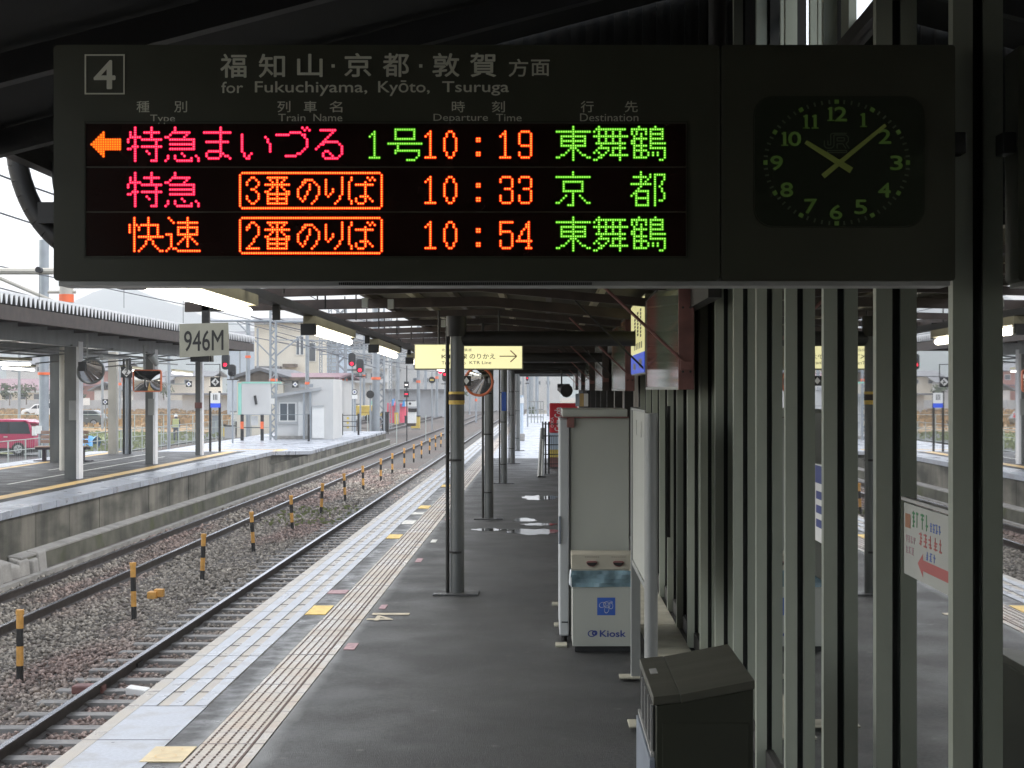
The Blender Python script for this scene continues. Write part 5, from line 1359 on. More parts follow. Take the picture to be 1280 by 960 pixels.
# hut
Y = 75.0
t = thing('platform_hut', 'small white hut with a slanting grey roof and sliding window at the far platform end', 'hut', (XP(375, Y), Y, -.36))
a, b, c = XP(343.5, Y), XP(388, Y), XP(417, Y)
MB().hexa([(a,Y,-.36),(b,Y,-.36),(b,Y+2.4,-.36),(a,Y+2.4,-.36),(a,Y,ZP(497,Y)),(b,Y,ZP(490,Y)),(b,Y+2.4,ZP(490,Y)),(a,Y+2.4,ZP(497,Y))]).build('wall', M['house_white'], t)
MB().hexa([(a-.35,Y-.35,ZP(498.5,Y)),(b+.55,Y-.35,ZP(487.5,Y)),(b+.55,Y+2.7,ZP(487.5,Y)),(a-.35,Y+2.7,ZP(498.5,Y)),
           (a-.35,Y-.35,ZP(494.5,Y)),(b+.55,Y-.35,ZP(484,Y)),(b+.55,Y+2.7,ZP(484,Y)),(a-.35,Y+2.7,ZP(494.5,Y))]).build('roof', M['house_grey'], t)
wn = MB().box(XP(349, Y), XP(371, Y), Y-.04, Y-.005, ZP(527, Y), ZP(503, Y)).build('window', M['plain_white'], t)
for q in (0, 1): MB().box(XP(350.5+q*10, Y), XP(359+q*10, Y), Y-.05, Y-.041, ZP(525.5, Y), ZP(504.5, Y)).build('pane', M['window_glass'], wn)
MB().box(XP(348, Y), XP(372, Y), Y-.10, Y-.042, ZP(529.5, Y), ZP(527.2, Y)).build('sill', M['house_grey'], t)
MB().box(XP(373, Y), XP(381, Y), Y-.03, Y-.005, ZP(545, Y), ZP(502, Y)).build('door', M['plain_white'], t)
MB().box(a-.05, b+.05, Y-.06, Y-.01, -.36, -.20).build('plinth', M['concrete'], t)
MB().box(b+.01, c, Y-.2, Y+3.2, -.36, ZP(474, Y)).build('annex', M['house_white'], t)
dr = MB().box(XP(391, Y), XP(406, Y), Y-.24, Y-.205, -.3, ZP(507, Y)).build('door', M['plain_white'], t)
MB().box(XP(390, Y), XP(406, Y), Y-.3, Y-.21, ZP(508, Y), ZP(506.8, Y)).build('canopy', M['house_grey'], t)
for px in (381, 389): MB().box(XP(px, Y)-.04, XP(px, Y)+.04, Y-.3, Y-.22, -.36, ZP(488, Y)).build('post', M['mast'], t)
for px in (379, 390): MB().box(XP(px-2, Y), XP(px+3, Y), Y-.5, Y-.4, ZP(484, Y), ZP(480, Y)).build('loudspeaker', M['mast'], t)

# ------------------------------------------------------------------ catenary masts
def mast(px, Y, ptop, zbase, r, lab, band=None, mt='mast', lattice=False, beams=()):
    x = XP(px, Y); t = thing('catenary_mast', lab, 'catenary mast', (x, Y, zbase)); zt = ZP(ptop, Y)
    if lattice:
        for s in (-1, 1):
            for u in (-1, 1): MB().cyl((x+s*r, Y+u*r, zbase), (x+s*r, Y+u*r, zt), r*.28, 6).build('leg', M[mt], t)
        mb = MB(); z = zbase; k_ = 0
        while z < zt-2*r:
            s = 1 if k_ % 2 else -1
            mb.cyl((x-s*r, Y-r, z), (x+s*r, Y-r, z+2*r), r*.16, 5); mb.cyl((x-s*r, Y+r, z), (x+s*r, Y+r, z+2*r), r*.16, 5); z += 2*r; k_ += 1
        mb.build('lattice', M[mt], t)
    else:
        MB().cyl((x, Y, zbase), (x, Y, zt), r, 14).build('pole', M[mt], t, smooth=True)
    if band:
        MB().cyl((x, Y, ZP(band+1.6*max(1, 40/Y), Y)), (x, Y, ZP(band-1.6*max(1, 40/Y), Y)), r*1.25 if not lattice else r*1.5, 14).build('orange_band', M['mast_orange'], t, smooth=True)
    for (p0, q0, p1, q1, rr) in beams:
        MB().cyl(P(p0, q0, Y), P(p1, q1, Y), rr, 8).build('beam', M[mt], t, smooth=True)
    return t
t = mast(83, 40, 240, -.05, .17, 'thick mast with an orange band rising behind the corner of the board', band=None, mt='mast_beige', beams=((-40, 339, 78, 339, .085), (-60, 322, 70, 378, .045), (60, 365, 95, 365, .04)))
MB().cyl((XP(83, 40), 40, ZP(378, 40)), (XP(83, 40), 40, ZP(368, 40)), .185, 16).build('orange_band', M['mast_orange'], t, smooth=True)
mast(55, 66, 300, -1.2, .20, 'mast behind the magenta van with an orange band', band=467, beams=((20, 366, 120, 390, .03),))
t = mast(341.5, 74, 335, -.36, .13, 'grey lattice mast beside the hut at the far platform end', band=475, lattice=True,
     beams=((262, 401, 338, 401, .05), (345, 402, 400, 402, .05), (345, 445, 395, 405, .035), (338, 445, 296, 402, .03), (262, 405, 338, 405, .02), (345, 425, 392, 425, .02)))
MB().box(XP(337, 73.6), XP(343, 73.6), 73.5, 73.6, ZP(505, 73.6), ZP(498, 73.6)).build('number_plate', M['plain_white'], t)
for (px, Y, pt_, zb, r, band, lat, lab) in (
    (310, 92, 400, -1.2, .13, 446, False, 'slim grey mast behind the billboard'),
    (384, 100, 395, -1.2, .12, 479, False, 'slim mast above the hut roof'),
    (300, 110, 425, -1.2, .06, None, False, 'thin pole left of the billboard mast'),
    (412.5, 118, 380, -1.2, .10, None, True, 'narrow lattice mast right of the cream house'),
    (427, 112, 380, -1.2, .28, 475, True, 'wide lattice mast left of the two red signals'),
    (470, 108, 385, -.9, .26, 473, False, 'thick round mast right of the two red signals'),
    (476.5, 109, 385, -1.0, .20, None, True, 'lattice mast touching the thick round mast'),
    (497, 150, 400, -1.2, .20, None, False, 'grey mast in front of the apartment block'),
    (523, 165, 395, -1.2, .18, 477, False, 'slim banded mast beyond the track signal'),
    (532, 190, 400, -1.2, .20, None, False, 'distant grey mast left of the transfer sign'),
    (587, 200, 440, -1.2, .12, None, False, 'distant mast seen below the round mirror'),
    (671, 130, 440, -1.2, .16, 459, False, 'distant banded mast at the end of the near platform'),
    (685, 120, 455, -1.2, .10, None, False, 'thin pole left of the red drinks machine'),
    (663, 145, 452, -1.2, .30, None, False, 'grey mast end behind the platform railing'),
    (128, 120, 445, -1.2, .10, None, False, 'thin utility pole behind the bench'),
    (211, 80, 440, -1.2, .08, None, False, 'thin pole right of the square mirror'),
    (322, 130, 410, -1.2, .09, None, False, 'thin pole in front of the cream house gable'),
    (401, 140, 405, -1.2, .11, None, True, 'small lattice mast before the blue house'),
    (455, 170, 400, -1.2, .14, 470, False, 'banded mast close behind the right red signal'),
    (488, 125, 395, -1.2, .10, None, True, 'slender lattice mast left of the red tarpaulins'),
    (546, 175, 405, -1.2, .16, 472, False, 'banded mast right of the yellow shunting signal'),
    (563, 160, 410, -1.2, .14, None, False, 'mast hidden partly by the taped column'),
    (595, 150, 440, -1.2, .10, 500, False, 'thin banded pole below the round mirror'),
    (630, 170, 440, -1.2, .14, None, False, 'pole between the far columns'),
    (654, 160, 445, -1.2, .10, 462, False, 'thin banded pole beyond the pale blue post'),
    (150, 150, 440, -1.2, .12, 480, False, 'far banded pole left of the 2 plate post'),
    (24, 120, 430, -1.2, .10, None, False, 'thin pole above the magenta van roof')):
    mast(px, Y, pt_, zb, r, lab, band, lattice=lat)
def gantry(Y, p0, p1, py, h, lab):
    t = thing('gantry', lab, 'gantry', P((p0+p1)/2, py, Y)); a, b = XP(p0, Y), XP(p1, Y); z = ZP(py, Y)
    for dz in (0, h): MB().box(a, b, Y-.04, Y+.04, z+dz-.05, z+dz+.05).build('chord', M['mast'], t)
    mb = MB(); n = int((b-a)/h); 
    for q in range(n):
        x0_, x1_ = a+(b-a)*q/n, a+(b-a)*(q+1)/n; s = q % 2
        mb.cyl((x0_, Y, z+(h if s else 0)), (x1_, Y, z+(0 if s else h)), .03, 5)
    mb.build('bracing', M['mast'], t)
gantry(110, 380, 560, 434, .45, 'grey lattice gantry beam crossing in front of the apartment block')
gantry(165, 430, 640, 452, .5, 'distant lattice gantry beam')
gantry(140, 400, 600, 443, .45, 'middle lattice gantry beam behind the red signals')
rnd = random.Random(21)
for k_ in range(14):
    Y = rnd.uniform(95, 175); px = rnd.uniform(420, 640) if k_ % 3 else rnd.uniform(200, 300)
    h = rnd.uniform(.5, 1.6); w = rnd.uniform(.25, .7); x = XP(px, Y)
    if -9.3 < x < -2.4: x = -9.8 - rnd.uniform(0, 3)
    col_ = ('mast', 'dark_steel', 'plain_white', 'machine_yellow', 'house_grey')[k_ % 5]; cn = ('grey', 'dark', 'white', 'yellow', 'pale grey')[k_ % 5]
    t = thing('trackside_box', '%s trackside equipment box, %s of those scattered beyond the platforms' % (cn, ORDN[k_]), 'equipment box', (x, Y, -1.2), 'trackside equipment boxes')
    MB().box(x-w/2, x+w/2, Y, Y+w*.7, -1.05, -1.05+h).build('case', M[col_], t, bev=.03)
    MB().box(x-w/2-.06, x+w/2+.06, Y-.06, Y+w*.7+.06, -1.2, -1.055).build('foot', M['concrete'], t)
    MB().box(x-w/2-.04, x+w/2+.04, Y-.04, Y+w*.7+.04, -1.045+h, -.98+h).build('lid', M['dark_steel' if k_ % 2 else 'mast'], t)
# overhead wires
def wire(name, pts, lab, r=.012):
    tag(MB().tube([Vector(p) for p in pts], r, 6).build(name, M['wire'], smooth=True), lab, 'overhead wire')
wire('contact_wire', [(-7.43, 5, 4.42), (-7.43, 60, 4.4), (-7.43, 200, 4.4)], 'contact wire above the left track', .012)
wire('messenger_wire', [(-7.43, 5, 4.85), (-7.43, 22, 4.93), (-7.43, 40, 5.2), (-7.43, 60, 4.75), (-7.43, 80, 5.2), (-7.43, 160, 5.0)], 'sagging messenger wire above the left track', .014)
wire('contact_wire', [(-4.03, 9.6, 4.1), (-4.03, 200, 4.1)], 'contact wire above the near track')
wire('messenger_wire', [(-17.2, 20, 6.1), (-17.2, 50, 5.9), (-17.2, 80, 6.1), (-17.2, 200, 6.0)], 'messenger wire above the track behind the far platform', .02)
wire('contact_wire', [(-17.2, 20, 5.1), (-17.2, 200, 5.1)], 'contact wire above the track behind the far platform', .018)
wire('feeder_wire', [P(0, 360, 30), P(150, 398, 60), P(320, 428, 110)], 'thin feeder wire passing above the far canopy', .012)
wire('feeder_wire', [P(288, 388, 74), P(345, 405, 74), P(440, 428, 110), P(560, 452, 165)], 'feeder wire running from the hut mast to the apartment gantry', .03)
wire('feeder_wire', [P(346, 420, 74), P(470, 460, 108)], 'second feeder wire sloping down from the hut mast', .025)
for k_, (a_, b_) in enumerate((((290, 400, 80), (560, 462, 200)), ((300, 418, 85), (600, 470, 200)), ((345, 398, 74), (620, 458, 200)), ((380, 412, 110), (560, 436, 110)), ((412, 440, 118), (545, 452, 175)))):
    wire('feeder_wire', [P(*a_), (P(*a_)+P(*b_))/2-Vector((0, 0, .5)), P(*b_)], 'thin sagging feeder wire, %s of the bundle over the yard' % ORDN[k_], .022)
wire('feeder_wire', [P(476, 398, 109), P(532, 452, 190)], 'feeder wire sloping down behind the red signals', .03)
t = thing('insulator', 'round dark insulator on the wire beside the board', 'insulator', P(49, 337.5, 23.4))
v = P(49, 337.5, 23.4); MB().cyl(v-Vector((0, .06, 0)), v+Vector((0, .06, 0)), .045, 12).build('disc', M['signal_black'], t, smooth=True)
MB().cyl((v.x, v.y, v.z-.45), v, .004, 5).build('dropper', M['wire'], t)
for (p0, q0, q1, Y, lab) in ((63, 276, 286, 23.7, 'short dropper above the contact wire at the board edge'), (155, 360, 385, 60, 'dropper wire in front of the pale hill'), (229, 375, 404, 80, 'second dropper wire left of the 946M plate')):
    tag(MB().cyl(P(p0, q0, Y), P(p0, q1, Y), .004*Y/20, 5).build('dropper', M['wire']), lab, 'dropper wire')

# ------------------------------------------------------------------ signals
def signal(px, py, Y, w, h, lab, post_to=None, lamp=(0, .30), col='signal_red', zb=-1.2, side=None):
    v = P(px, py, Y); t = thing('signal', lab, 'railway signal', (v.x, Y, v.z)); s = Y/F
    MB().prism(rrect(v.x-w*s/2, v.x+w*s/2, v.z-h*s/2, v.z+h*s/2, w*s*.42, 5), 'y', Y, Y+.25).build('backboard', M['signal_black'], t, smooth=True)
    lx, lz = v.x+lamp[0]*w*s, v.z-lamp[1]*h*s
    MB().cyl((lx, Y-.02, lz), (lx, Y-.001, lz), w*s*.26, 14).build('lens', M[col], t)
    MB().cyl((lx, Y-.14, lz+.02), (lx, Y-.001, lz+.02), w*s*.34, 12, caps=False).build('hood', M['signal_black'], t, smooth=True)
    if post_to is not None:
        MB().cyl((v.x+.02, Y+.13, zb), (v.x+.02, Y+.13, v.z), max(.035, s*1.1), 8).build('post', M['mast'], t, smooth=True)
        MB().box(v.x-w*s*.7, v.x+w*s*.7, Y+.05, Y+.4, v.z-h*s*.8, v.z-h*s*.72).build('platform_step', M['dark_steel'], t)
    return t
signal(439.8, 449.5, 92, 8.5, 17, 'upper left of the two red signals near the lattice masts', post_to=1)
signal(449.8, 457.5, 90, 9, 17, 'lower right of the two red signals near the lattice masts', post_to=1)
signal(281.5, 452, 70, 9, 20, 'red signal right of the 946M plate', lamp=(0, .2), post_to=None)
t = signal(289.5, 463, 69.5, 9, 15, 'dark round-backed signal turned away beside the red one at the 946M plate', col='signal_black', post_to=1)
signal(659, 470, 85, 3.2, 12, 'small red signal seen past the end of the canopy', post_to=1, lamp=(0, .22))
v = P(552, 460.5, 60)
t = thing('signal', 'dark red boxed signal lamp under the left end of the transfer sign', 'railway signal', v)
MB().box(XP(545, 60), XP(561, 60), 60, 60.3, ZP(464, 60), ZP(456, 60)).build('hood', M['red_steel'], t)
MB().cyl((XP(550.5, 60), 59.9, ZP(465, 60)), (XP(550.5, 60), 60, ZP(465, 60)), .07, 12).build('lens', M['signal_red'], t)
MB().cyl((XP(553, 60), 60.1, ZP(456, 60)), (XP(553, 60), 60.1, 3.6), .03, 8).build('hanger', M['dark_steel'], t)
signal(556, 470, 100, 6.5, 13, 'red signal left of the taped column', lamp=(0, -.15), post_to=1)
Y = 95
t = thing('dwarf_signal', 'slim black post with two small signal boxes and a tall whip by the tracks', 'railway signal', (XP(508.5, Y), Y, -1.2))
MB().cyl((XP(508.5, Y), Y, -1.2), (XP(508.5, Y), Y, ZP(457, Y)), .035, 8).build('post', M['signal_black'], t)
for py in (481, 492.5):
    MB().box(XP(505.2, Y), XP(511.2, Y), Y-.15, Y-.04, ZP(py+4, Y), ZP(py-4, Y)).build('signal_box', M['signal_black'], t)
    MB().box(XP(506.3, Y), XP(510, Y), Y-.16, Y-.151, ZP(py+.8, Y), ZP(py-.6, Y)).build('lit_bar', M['signal_white' if py < 485 else 'signal_red'], t)
MB().box(XP(498, Y), XP(519, Y), Y-.3, Y+.3, ZP(501.6, Y), ZP(500.6, Y)).build('platform_step', M['dark_steel'], t)
Y = 94
t = thing('equipment_cabinet', 'white trackside cabinet with a dark sooty top beside the slim signal post', 'cabinet', (XP(515, Y), Y, -1.2))
MB().box(XP(509.5, Y), XP(519.5, Y), Y, Y+.6, ZP(529, Y), ZP(515, Y)).build('box', M['plain_white'], t)
MB().box(XP(510.5, Y), XP(520.5, Y), Y-.05, Y+.65, ZP(514.8, Y), ZP(510.5, Y)).build('lid', M['dark_steel'], t)
MB().box(XP(509, Y), XP(519, Y), Y, Y+.6, ZP(532.5, Y), ZP(529.2, Y)).build('foot', M['brown_steel'], t)
v = P(512.5, 504.5, 110)
t = thing('small_plate', 'white square plate with a black diamond above the trackside cabinet', 'sign', v)
MB().box(v.x-.35, v.x+.45, 110, 110.04, v.z-.2, v.z+.2).build('plate', M['plain_white'], t)
MB().prism([(v.x-.1, v.z), (v.x, v.z-.12), (v.x+.1, v.z), (v.x, v.z+.12)], 'y', 109.99, 109.999).build('mark', M['signal_black'], t)
for (px, py, Y, lab) in ((540, 475, 120, 'yellow shunting signal on a post left of the transfer sign column'), (463, 493, 100, 'black shunt signal box beside the thick mast'),):
    v = P(px, py, Y); t = thing('shunt_signal', lab, 'railway signal', v)
    MB().cyl((v.x, Y, -1.2), (v.x, Y, v.z+.6), .05, 8).build('post', M['mast'], t)
    MB().cyl((v.x, Y-.15, v.z), (v.x, Y-.02, v.z), .26, 10).build('head', M['dark_steel'], t)
    if px > 500: MB().box(v.x-.14, v.x+.14, Y-.17, Y-.151, v.z-.06, v.z+.06).build('lens', M['machine_yellow'], t)
v = P(443.5, 490, 88)
t = thing('round_plate', 'round blue and white plate on the post under the two red signals', 'sign', v)
MB().cyl((v.x, 87.9, v.z), (v.x, 87.95, v.z), .16, 18).build('disc', M['signal_black'], t)
MB().cyl((v.x, 87.88, v.z), (v.x, 87.899, v.z), .12, 18).build('ring', M['plain_white'], t)
MB().cyl((v.x, 87.86, v.z), (v.x, 87.879, v.z), .05, 12).build('dot', M['ink_blue'], t)
MB().box(v.x-.15, v.x+.15, 87.9, 87.95, v.z-.38, v.z-.17).build('plate', M['plain_white'], t)
MB().cyl((v.x, 88.0, -.36), (v.x, 88.0, v.z+.1), .07, 10).build('post', M['mast'], t)
for q in range(3): MB().cyl((v.x-.38, 87.9, -.1+q*.25), (v.x-.38, 87.96, -.1+q*.25), .07, 12).build('reflector', M['machine_yellow'], t)

# ------------------------------------------------------------------ vehicles
def car(px_rear, Y, L, H, paint, lab, facing=-1, van=False, zb=-1.12, body_split=None):
    """seen from the side: tail at px_rear, nose runs left (facing=-1)"""
    xr = XP(px_rear, Y); f = facing
    t = thing('parked_van' if van else 'parked_car', lab, 'van' if van else 'car', (xr + f*L/2, Y, zb))
    W_ = 1.75; X = lambda u: xr + f*u*L; Z = lambda v: zb + v*H
    if van: prof = [(0.01,.20),(0,.45),(.02,.62),(.05,.90),(.10,.985),(.30,1.0),(.62,.985),(.74,.90),(.86,.64),(.97,.56),(1,.40),(.99,.18)]
    else: prof = [(0.01,.22),(0,.5),(.03,.62),(.10,.90),(.18,.99),(.45,1.0),(.58,.95),(.72,.66),(.95,.55),(1,.40),(.99,.2)]
    MB().prism([(X(u), Z(v)) for u, v in prof], 'y', Y, Y+W_).build('body', M[paint], t, smooth=True, bev=.05)
    wl = .60 if van else .62
    if van: gl = [(.045,wl),(.07,.87),(.12,.93),(.60,.92),(.71,.84),(.80,wl)]
    else: gl = [(.08,wl+.02),(.13,.88),(.20,.93),(.55,.90),(.68,wl+.03)]
    g_ = MB().prism([(X(u), Z(v)) for u, v in gl], 'y', Y-.012, Y+.01).build('side_glass', M['car_glass'], t)
    for u in ((.27, .49) if van else (.28, .48)): MB().box(X(u)-.03, X(u)+.03, Y-.018, Y-.0125, Z(wl), Z(.92)).build('pillar', M[paint if van is False else 'signal_black'], g_)
    for u in (.17, .80):
        w = MB().cyl((X(u), Y-.02, zb+.31), (X(u), Y+.2, zb+.31), .315, 22).build('wheel', M['tyre'], t, smooth=True)
        MB().cyl((X(u), Y-.035, zb+.31), (X(u), Y-.021, zb+.31), .20, 18).build('rim', M['rim'], w)
        sp = MB()
        for q in range(5):
            a = q*2*math.pi/5; sp.cyl((X(u)+.04*math.cos(a+.6), Y-.04, zb+.31+.04*math.sin(a+.6)), (X(u)+.17*math.cos(a+.6), Y-.04, zb+.31+.17*math.sin(a+.6)), .018, 5)
        sp.build('rim_gap', M['tyre'], w)
    MB().box(X(.0)-.02*f, X(.03), Y-.015, Y+.3, Z(.55), Z(.80)).build('tail_light', M['coke_red' if not van else 'plain_white'], t, bev=.01)
    MB().box(X(.30)-.09, X(.30)+.09, Y-.03, Y-.001, Z(.50), Z(.53)).build('door_handle', M['rim'], t)
    MB().box(X(.03), X(.97), Y+.02, Y+W_-.02, zb+.14, zb+.30).build('underbody', M['signal_black'], t)
    return t
t = car(43.5, 74.5, 4.6, 1.72, 'van_red', 'magenta people carrier parked behind the wire fence at the left edge', van=True)
MB().hexa([(XP(43,74.5)-.5,74.5,.42),(XP(43,74.5)+.12,74.5,.40),(XP(43,74.5)+.12,76.2,.40),(XP(43,74.5)-.5,76.2,.42),(XP(43,74.5)-.5,74.5,.50),(XP(43,74.5)+.10,74.5,.46),(XP(43,74.5)+.10,76.2,.46),(XP(43,74.5)-.5,76.2,.50)]).build('spoiler', M['van_red'], t)
car(66, 172, 3.5, 1.45, 'car_white', 'small white hatchback parked beyond the field', facing=-1, zb=-1.02)
car(88, 168, 3.6, 1.75, 'car_white', 'taller white box-shaped car right of the white hatchback', facing=-1, zb=-1.02, van=True)
car(128, 128, 4.2, 1.35, 'car_dark', 'dark grey saloon behind the fence above the blue sheet', facing=-1, zb=-1.02)

# fences behind the far platform
ff = thing('wire_fence', 'grey green wire mesh fence behind the far platform', 'fence', (-20.5, 60, -1.15))
for i in range(34):
    Y = 48 + i*2.0; MB().cyl((-20.4, Y, -1.15), (-20.4, Y, .05), .03, 6).build('post', M['fence_wire'], ff)
for z in (.04, -.35, -1.0): MB().cyl((-20.4, 46, z), (-20.4, 116, z), .02, 5).build('rail', M['fence_wire'], ff)
mb = MB()
for i in range(300):
    Y = 47 + i*.22; mb.cyl((-20.4, Y, -1.1), (-20.4, Y, .02), .004, 3, caps=False)
o = mb.build('mesh_wire', M['fence_wire'], ff, fix=False); o['kind'] = 'stuff'
ff2 = thing('wire_fence', 'taller mesh fence running across behind the bench and columns', 'fence', (-26, 88, -1.15))
for i in range(26):
    x = -46 + i*1.7; MB().cyl((x, 92, -1.15), (x, 92, .55), .03, 6).build('post', M['fence_wire'], ff2)
for z in (.54, -.2, -1.0): MB().cyl((-48, 92, z), (-14, 92, z), .02, 5).build('rail', M['fence_wire'], ff2)
t = thing('tarpaulin', 'bright blue sheet spread on the grass behind the bench', 'tarpaulin', (-26, 84, -1.1))
mb = MB(); nx = 14
def tz(i, j): return .42*math.sin(math.pi*j/5)**.6 * (1+.12*math.sin(i*1.7+j)) 
a, b = XP(84, 86), XP(121, 86)
for i in range(nx+1):
    for j in range(6): mb.v.append((a+(b-a)*i/nx + .05*math.sin(j*3+i), 85+j*.4, -1.12+1.35*tz(i, j)))
for i in range(nx):
    for j in range(5): q = i*6+j; mb.f.append((q, q+6, q+7, q+1)); mb.m.append(0)
mb.build('sheet', M['tarp_blue'], t, smooth=True)
# track worker
def person(px, Y, zb, h, lab):
    x = XP(px, Y); t = thing('person', lab, 'person', (x, Y, zb))
    me = bpy.data.meshes.new('body'); s = h/1.7
    J = [(0,0,.92),(0,0,1.15),(0,0,1.42),(0,0,1.52),(0,0,1.66),(-.17,0,1.40),(-.24,.02,1.12),(-.20,-.14,.92),(.17,0,1.40),(.24,.02,1.12),(.19,-.16,.95),(-.09,0,.88),(-.10,-.02,.48),(-.11,.04,.07),(-.12,-.10,.03),(.09,0,.88),(.12,-.04,.48),(.13,.05,.07),(.14,-.08,.03)]
    E = [(0,1),(1,2),(2,3),(3,4),(2,5),(5,6),(6,7),(2,8),(8,9),(9,10),(0,11),(11,12),(12,13),(13,14),(0,15),(15,16),(16,17),(17,18)]
    me.from_pydata([(a*s, b*s, c*s) for a, b, c in J], E, []); me.materials.append(M['cloth'])
    o = link('body', me, t); sk = o.modifiers.new('skin', 'SKIN'); sb = o.modifiers.new('sub', 'SUBSURF'); sb.levels = 1; sb.render_levels = 1
    rad = [.14,.15,.15,.06,.10,.06,.045,.035,.06,.045,.035,.09,.065,.045,.04,.09,.065,.045,.04]
    for v, r_ in zip(me.skin_vertices[0].data, rad): v.radius = (r_*s, r_*s)
    me.skin_vertices[0].data[0].use_root = True
    MB().hexa([(x-.2*s,Y-.16*s,zb+.95*s),(x+.2*s,Y-.16*s,zb+.95*s),(x+.2*s,Y+.16*s,zb+.95*s),(x-.2*s,Y+.16*s,zb+.95*s),(x-.17*s,Y-.16*s,zb+1.48*s),(x+.17*s,Y-.16*s,zb+1.48*s),(x+.17*s,Y+.16*s,zb+1.48*s),(x-.17*s,Y+.16*s,zb+1.48*s)]).build('vest', M['vest'], t, bev=.03)
    MB().cyl((x, Y, zb+1.62*s), (x, Y, zb+1.78*s), .12*s, 12, r2=.07*s).build('cap', M['plain_white'], t, smooth=True)
person(220, 92.5, -1.15, 1.65, 'person in a pale yellow vest standing on the grass by the mesh fence')

# ------------------------------------------------------------------ buildings in the distance
def windows(t, Y, cells, glass='window_glass', frame='plain_white', d=.06, sill=False):
    for (p0, p1, q0, q1) in cells:
        w = MB().box(XP(p0, Y), XP(p1, Y), Y-d, Y-.005, ZP(q1, Y), ZP(q0, Y)).build('window', M[frame], t)
        m = .18 if p1-p0 > 8 else .12; xm_ = (p0+p1)/2
        k_ = 2 if p1-p0 > 9 else 1
        for q in range(k_):
            a_ = p0 + (p1-p0)*q/k_ + .8; b_ = p0 + (p1-p0)*(q+1)/k_ - .8
            MB().box(XP(a_, Y), XP(b_, Y), Y-d-.012, Y-d-.001, ZP(q1-.8, Y), ZP(q0+.8, Y)).build('pane', M[glass], w)
def block(name, lab, px0, px1, ptop, Y, depth, wallm, cat='house', zb=-1.3):
    t = thing(name, lab, cat, (XP((px0+px1)/2, Y), Y, zb))
    MB().box(XP(px0, Y), XP(px1, Y), Y, Y+depth, zb, ZP(ptop, Y)).build('wall', M[wallm], t)
    return t
def gable(t, px0, px1, pe, pr, Y, depth, mt, over=.6, name='roof'):
    a, b = XP(px0, Y)-over, XP(px1, Y)+over; m_ = (a+b)/2; ze, zr = ZP(pe, Y), ZP(pr, Y)
    MB().prism([(a, ze-.12), (m_, zr-.12), (b, ze-.12), (b, ze+.08), (m_, zr+.1), (a, ze+.08)], 'y', Y-over, Y+depth+over).build(name, M[mt], t)
def shed(t, px0, px1, pe, pr, Y, depth, mt, over=.6, name='roof'):   # ridge parallel to the picture
    a, b = XP(px0, Y)-over, XP(px1, Y)+over; ze, zr = ZP(pe, Y), ZP(pr, Y)*1.0
    MB().hexa([(a,Y-over,ze-.15),(b,Y-over,ze-.15),(b,Y+depth/2,zr-.15),(a,Y+depth/2,zr-.15),(a,Y-over,ze),(b,Y-over,ze),(b,Y+depth/2,zr),(a,Y+depth/2,zr)]).build(name, M[mt], t)
    MB().hexa([(a,Y+depth/2+.01,zr-.15),(b,Y+depth/2+.01,zr-.15),(b,Y+depth+over,ze-.15),(a,Y+depth+over,ze-.15),(a,Y+depth/2+.01,zr),(b,Y+depth/2+.01,zr),(b,Y+depth+over,ze),(a,Y+depth+over,ze)]).build(name, M[mt], t)
# old engine shed behind the hut
Y = 104
t = thing('old_shed', 'old cream shed with a sooty brown gable behind the billboard', 'shed', (XP(325, Y), Y, -1.3))
MB().box(XP(296, Y), XP(354, Y), Y, Y+14, -1.3, ZP(477, Y)).build('wall', M['house_cream'], t)
MB().prism([(XP(296, Y), ZP(477, Y)), (XP(354, Y), ZP(477, Y)), (XP(324, Y), ZP(462.5, Y))], 'y', Y, Y+14).build('gable_wall', M['roof_brown'], t)
gable(t, 294, 356, 472, 461, Y, 14, 'roof_tile_grey', over=.3)
t = block('long_shed', 'long white shed with a brown mossy eave right of the old gabled shed', 354.5, 416, 475, Y+.5, 12, 'house_white', 'shed')
MB().box(XP(353.5, Y), XP(418, Y), Y-.3, Y+.45, ZP(475, Y), ZP(471.5, Y)).build('eave', M['roof_brown'], t)
shed(t, 354, 417, 471.5, 465, Y+.5, 12, 'roof_tile_purple', over=.4)
# cream house with a big plain gable
Y = 150
t = block('cream_house', 'large cream house above the sheds, with a brown window awning', 318, 382, 402, Y, 12, 'house_cream')
shed(t, 316, 384, 402, 394, Y, 12, 'roof_tile_grey')
windows(t, Y, ((388-18, 380, 420, 444),))
MB().box(XP(355, Y), XP(372, Y), Y-.9, Y-.01, ZP(459, Y), ZP(455, Y)).build('awning', M['roof_brown'], t)
MB().box(XP(322, Y), XP(352, Y), Y-1.5, Y-.01, ZP(462, Y), ZP(458, Y)).build('lower_roof', M['roof_tile_grey'], t)
Y = 152
t = block('cream_house', 'second cream house wing with a tall shuttered window', 382.5, 398, 405, Y, 10, 'house_cream')
windows(t, Y, ((386, 395, 428, 452),))
shed(t, 380, 400, 405, 398, Y, 10, 'roof_tile_grey', over=.3)
t = block('blue_house', 'pale blue clapboard house between cream house and lattice mast', 398.5, 424, 428, 158, 10, 'house_blue')
shed(t, 397, 426, 428, 421, 158, 10, 'roof_tile_grey', over=.3)
for q in range(9): MB().box(XP(398.6, 158), XP(423.9, 158), 157.95, 157.995, ZP(433+q*5, 158)-.05, ZP(433+q*5, 158)+.02).build('board', M['house_grey'], t)
t = block('grey_house', 'grey house behind the red signal left of the sheds', 284, 318, 420, 170, 10, 'house_blue')
shed(t, 282, 320, 420, 412, 170, 10, 'roof_tile_grey')
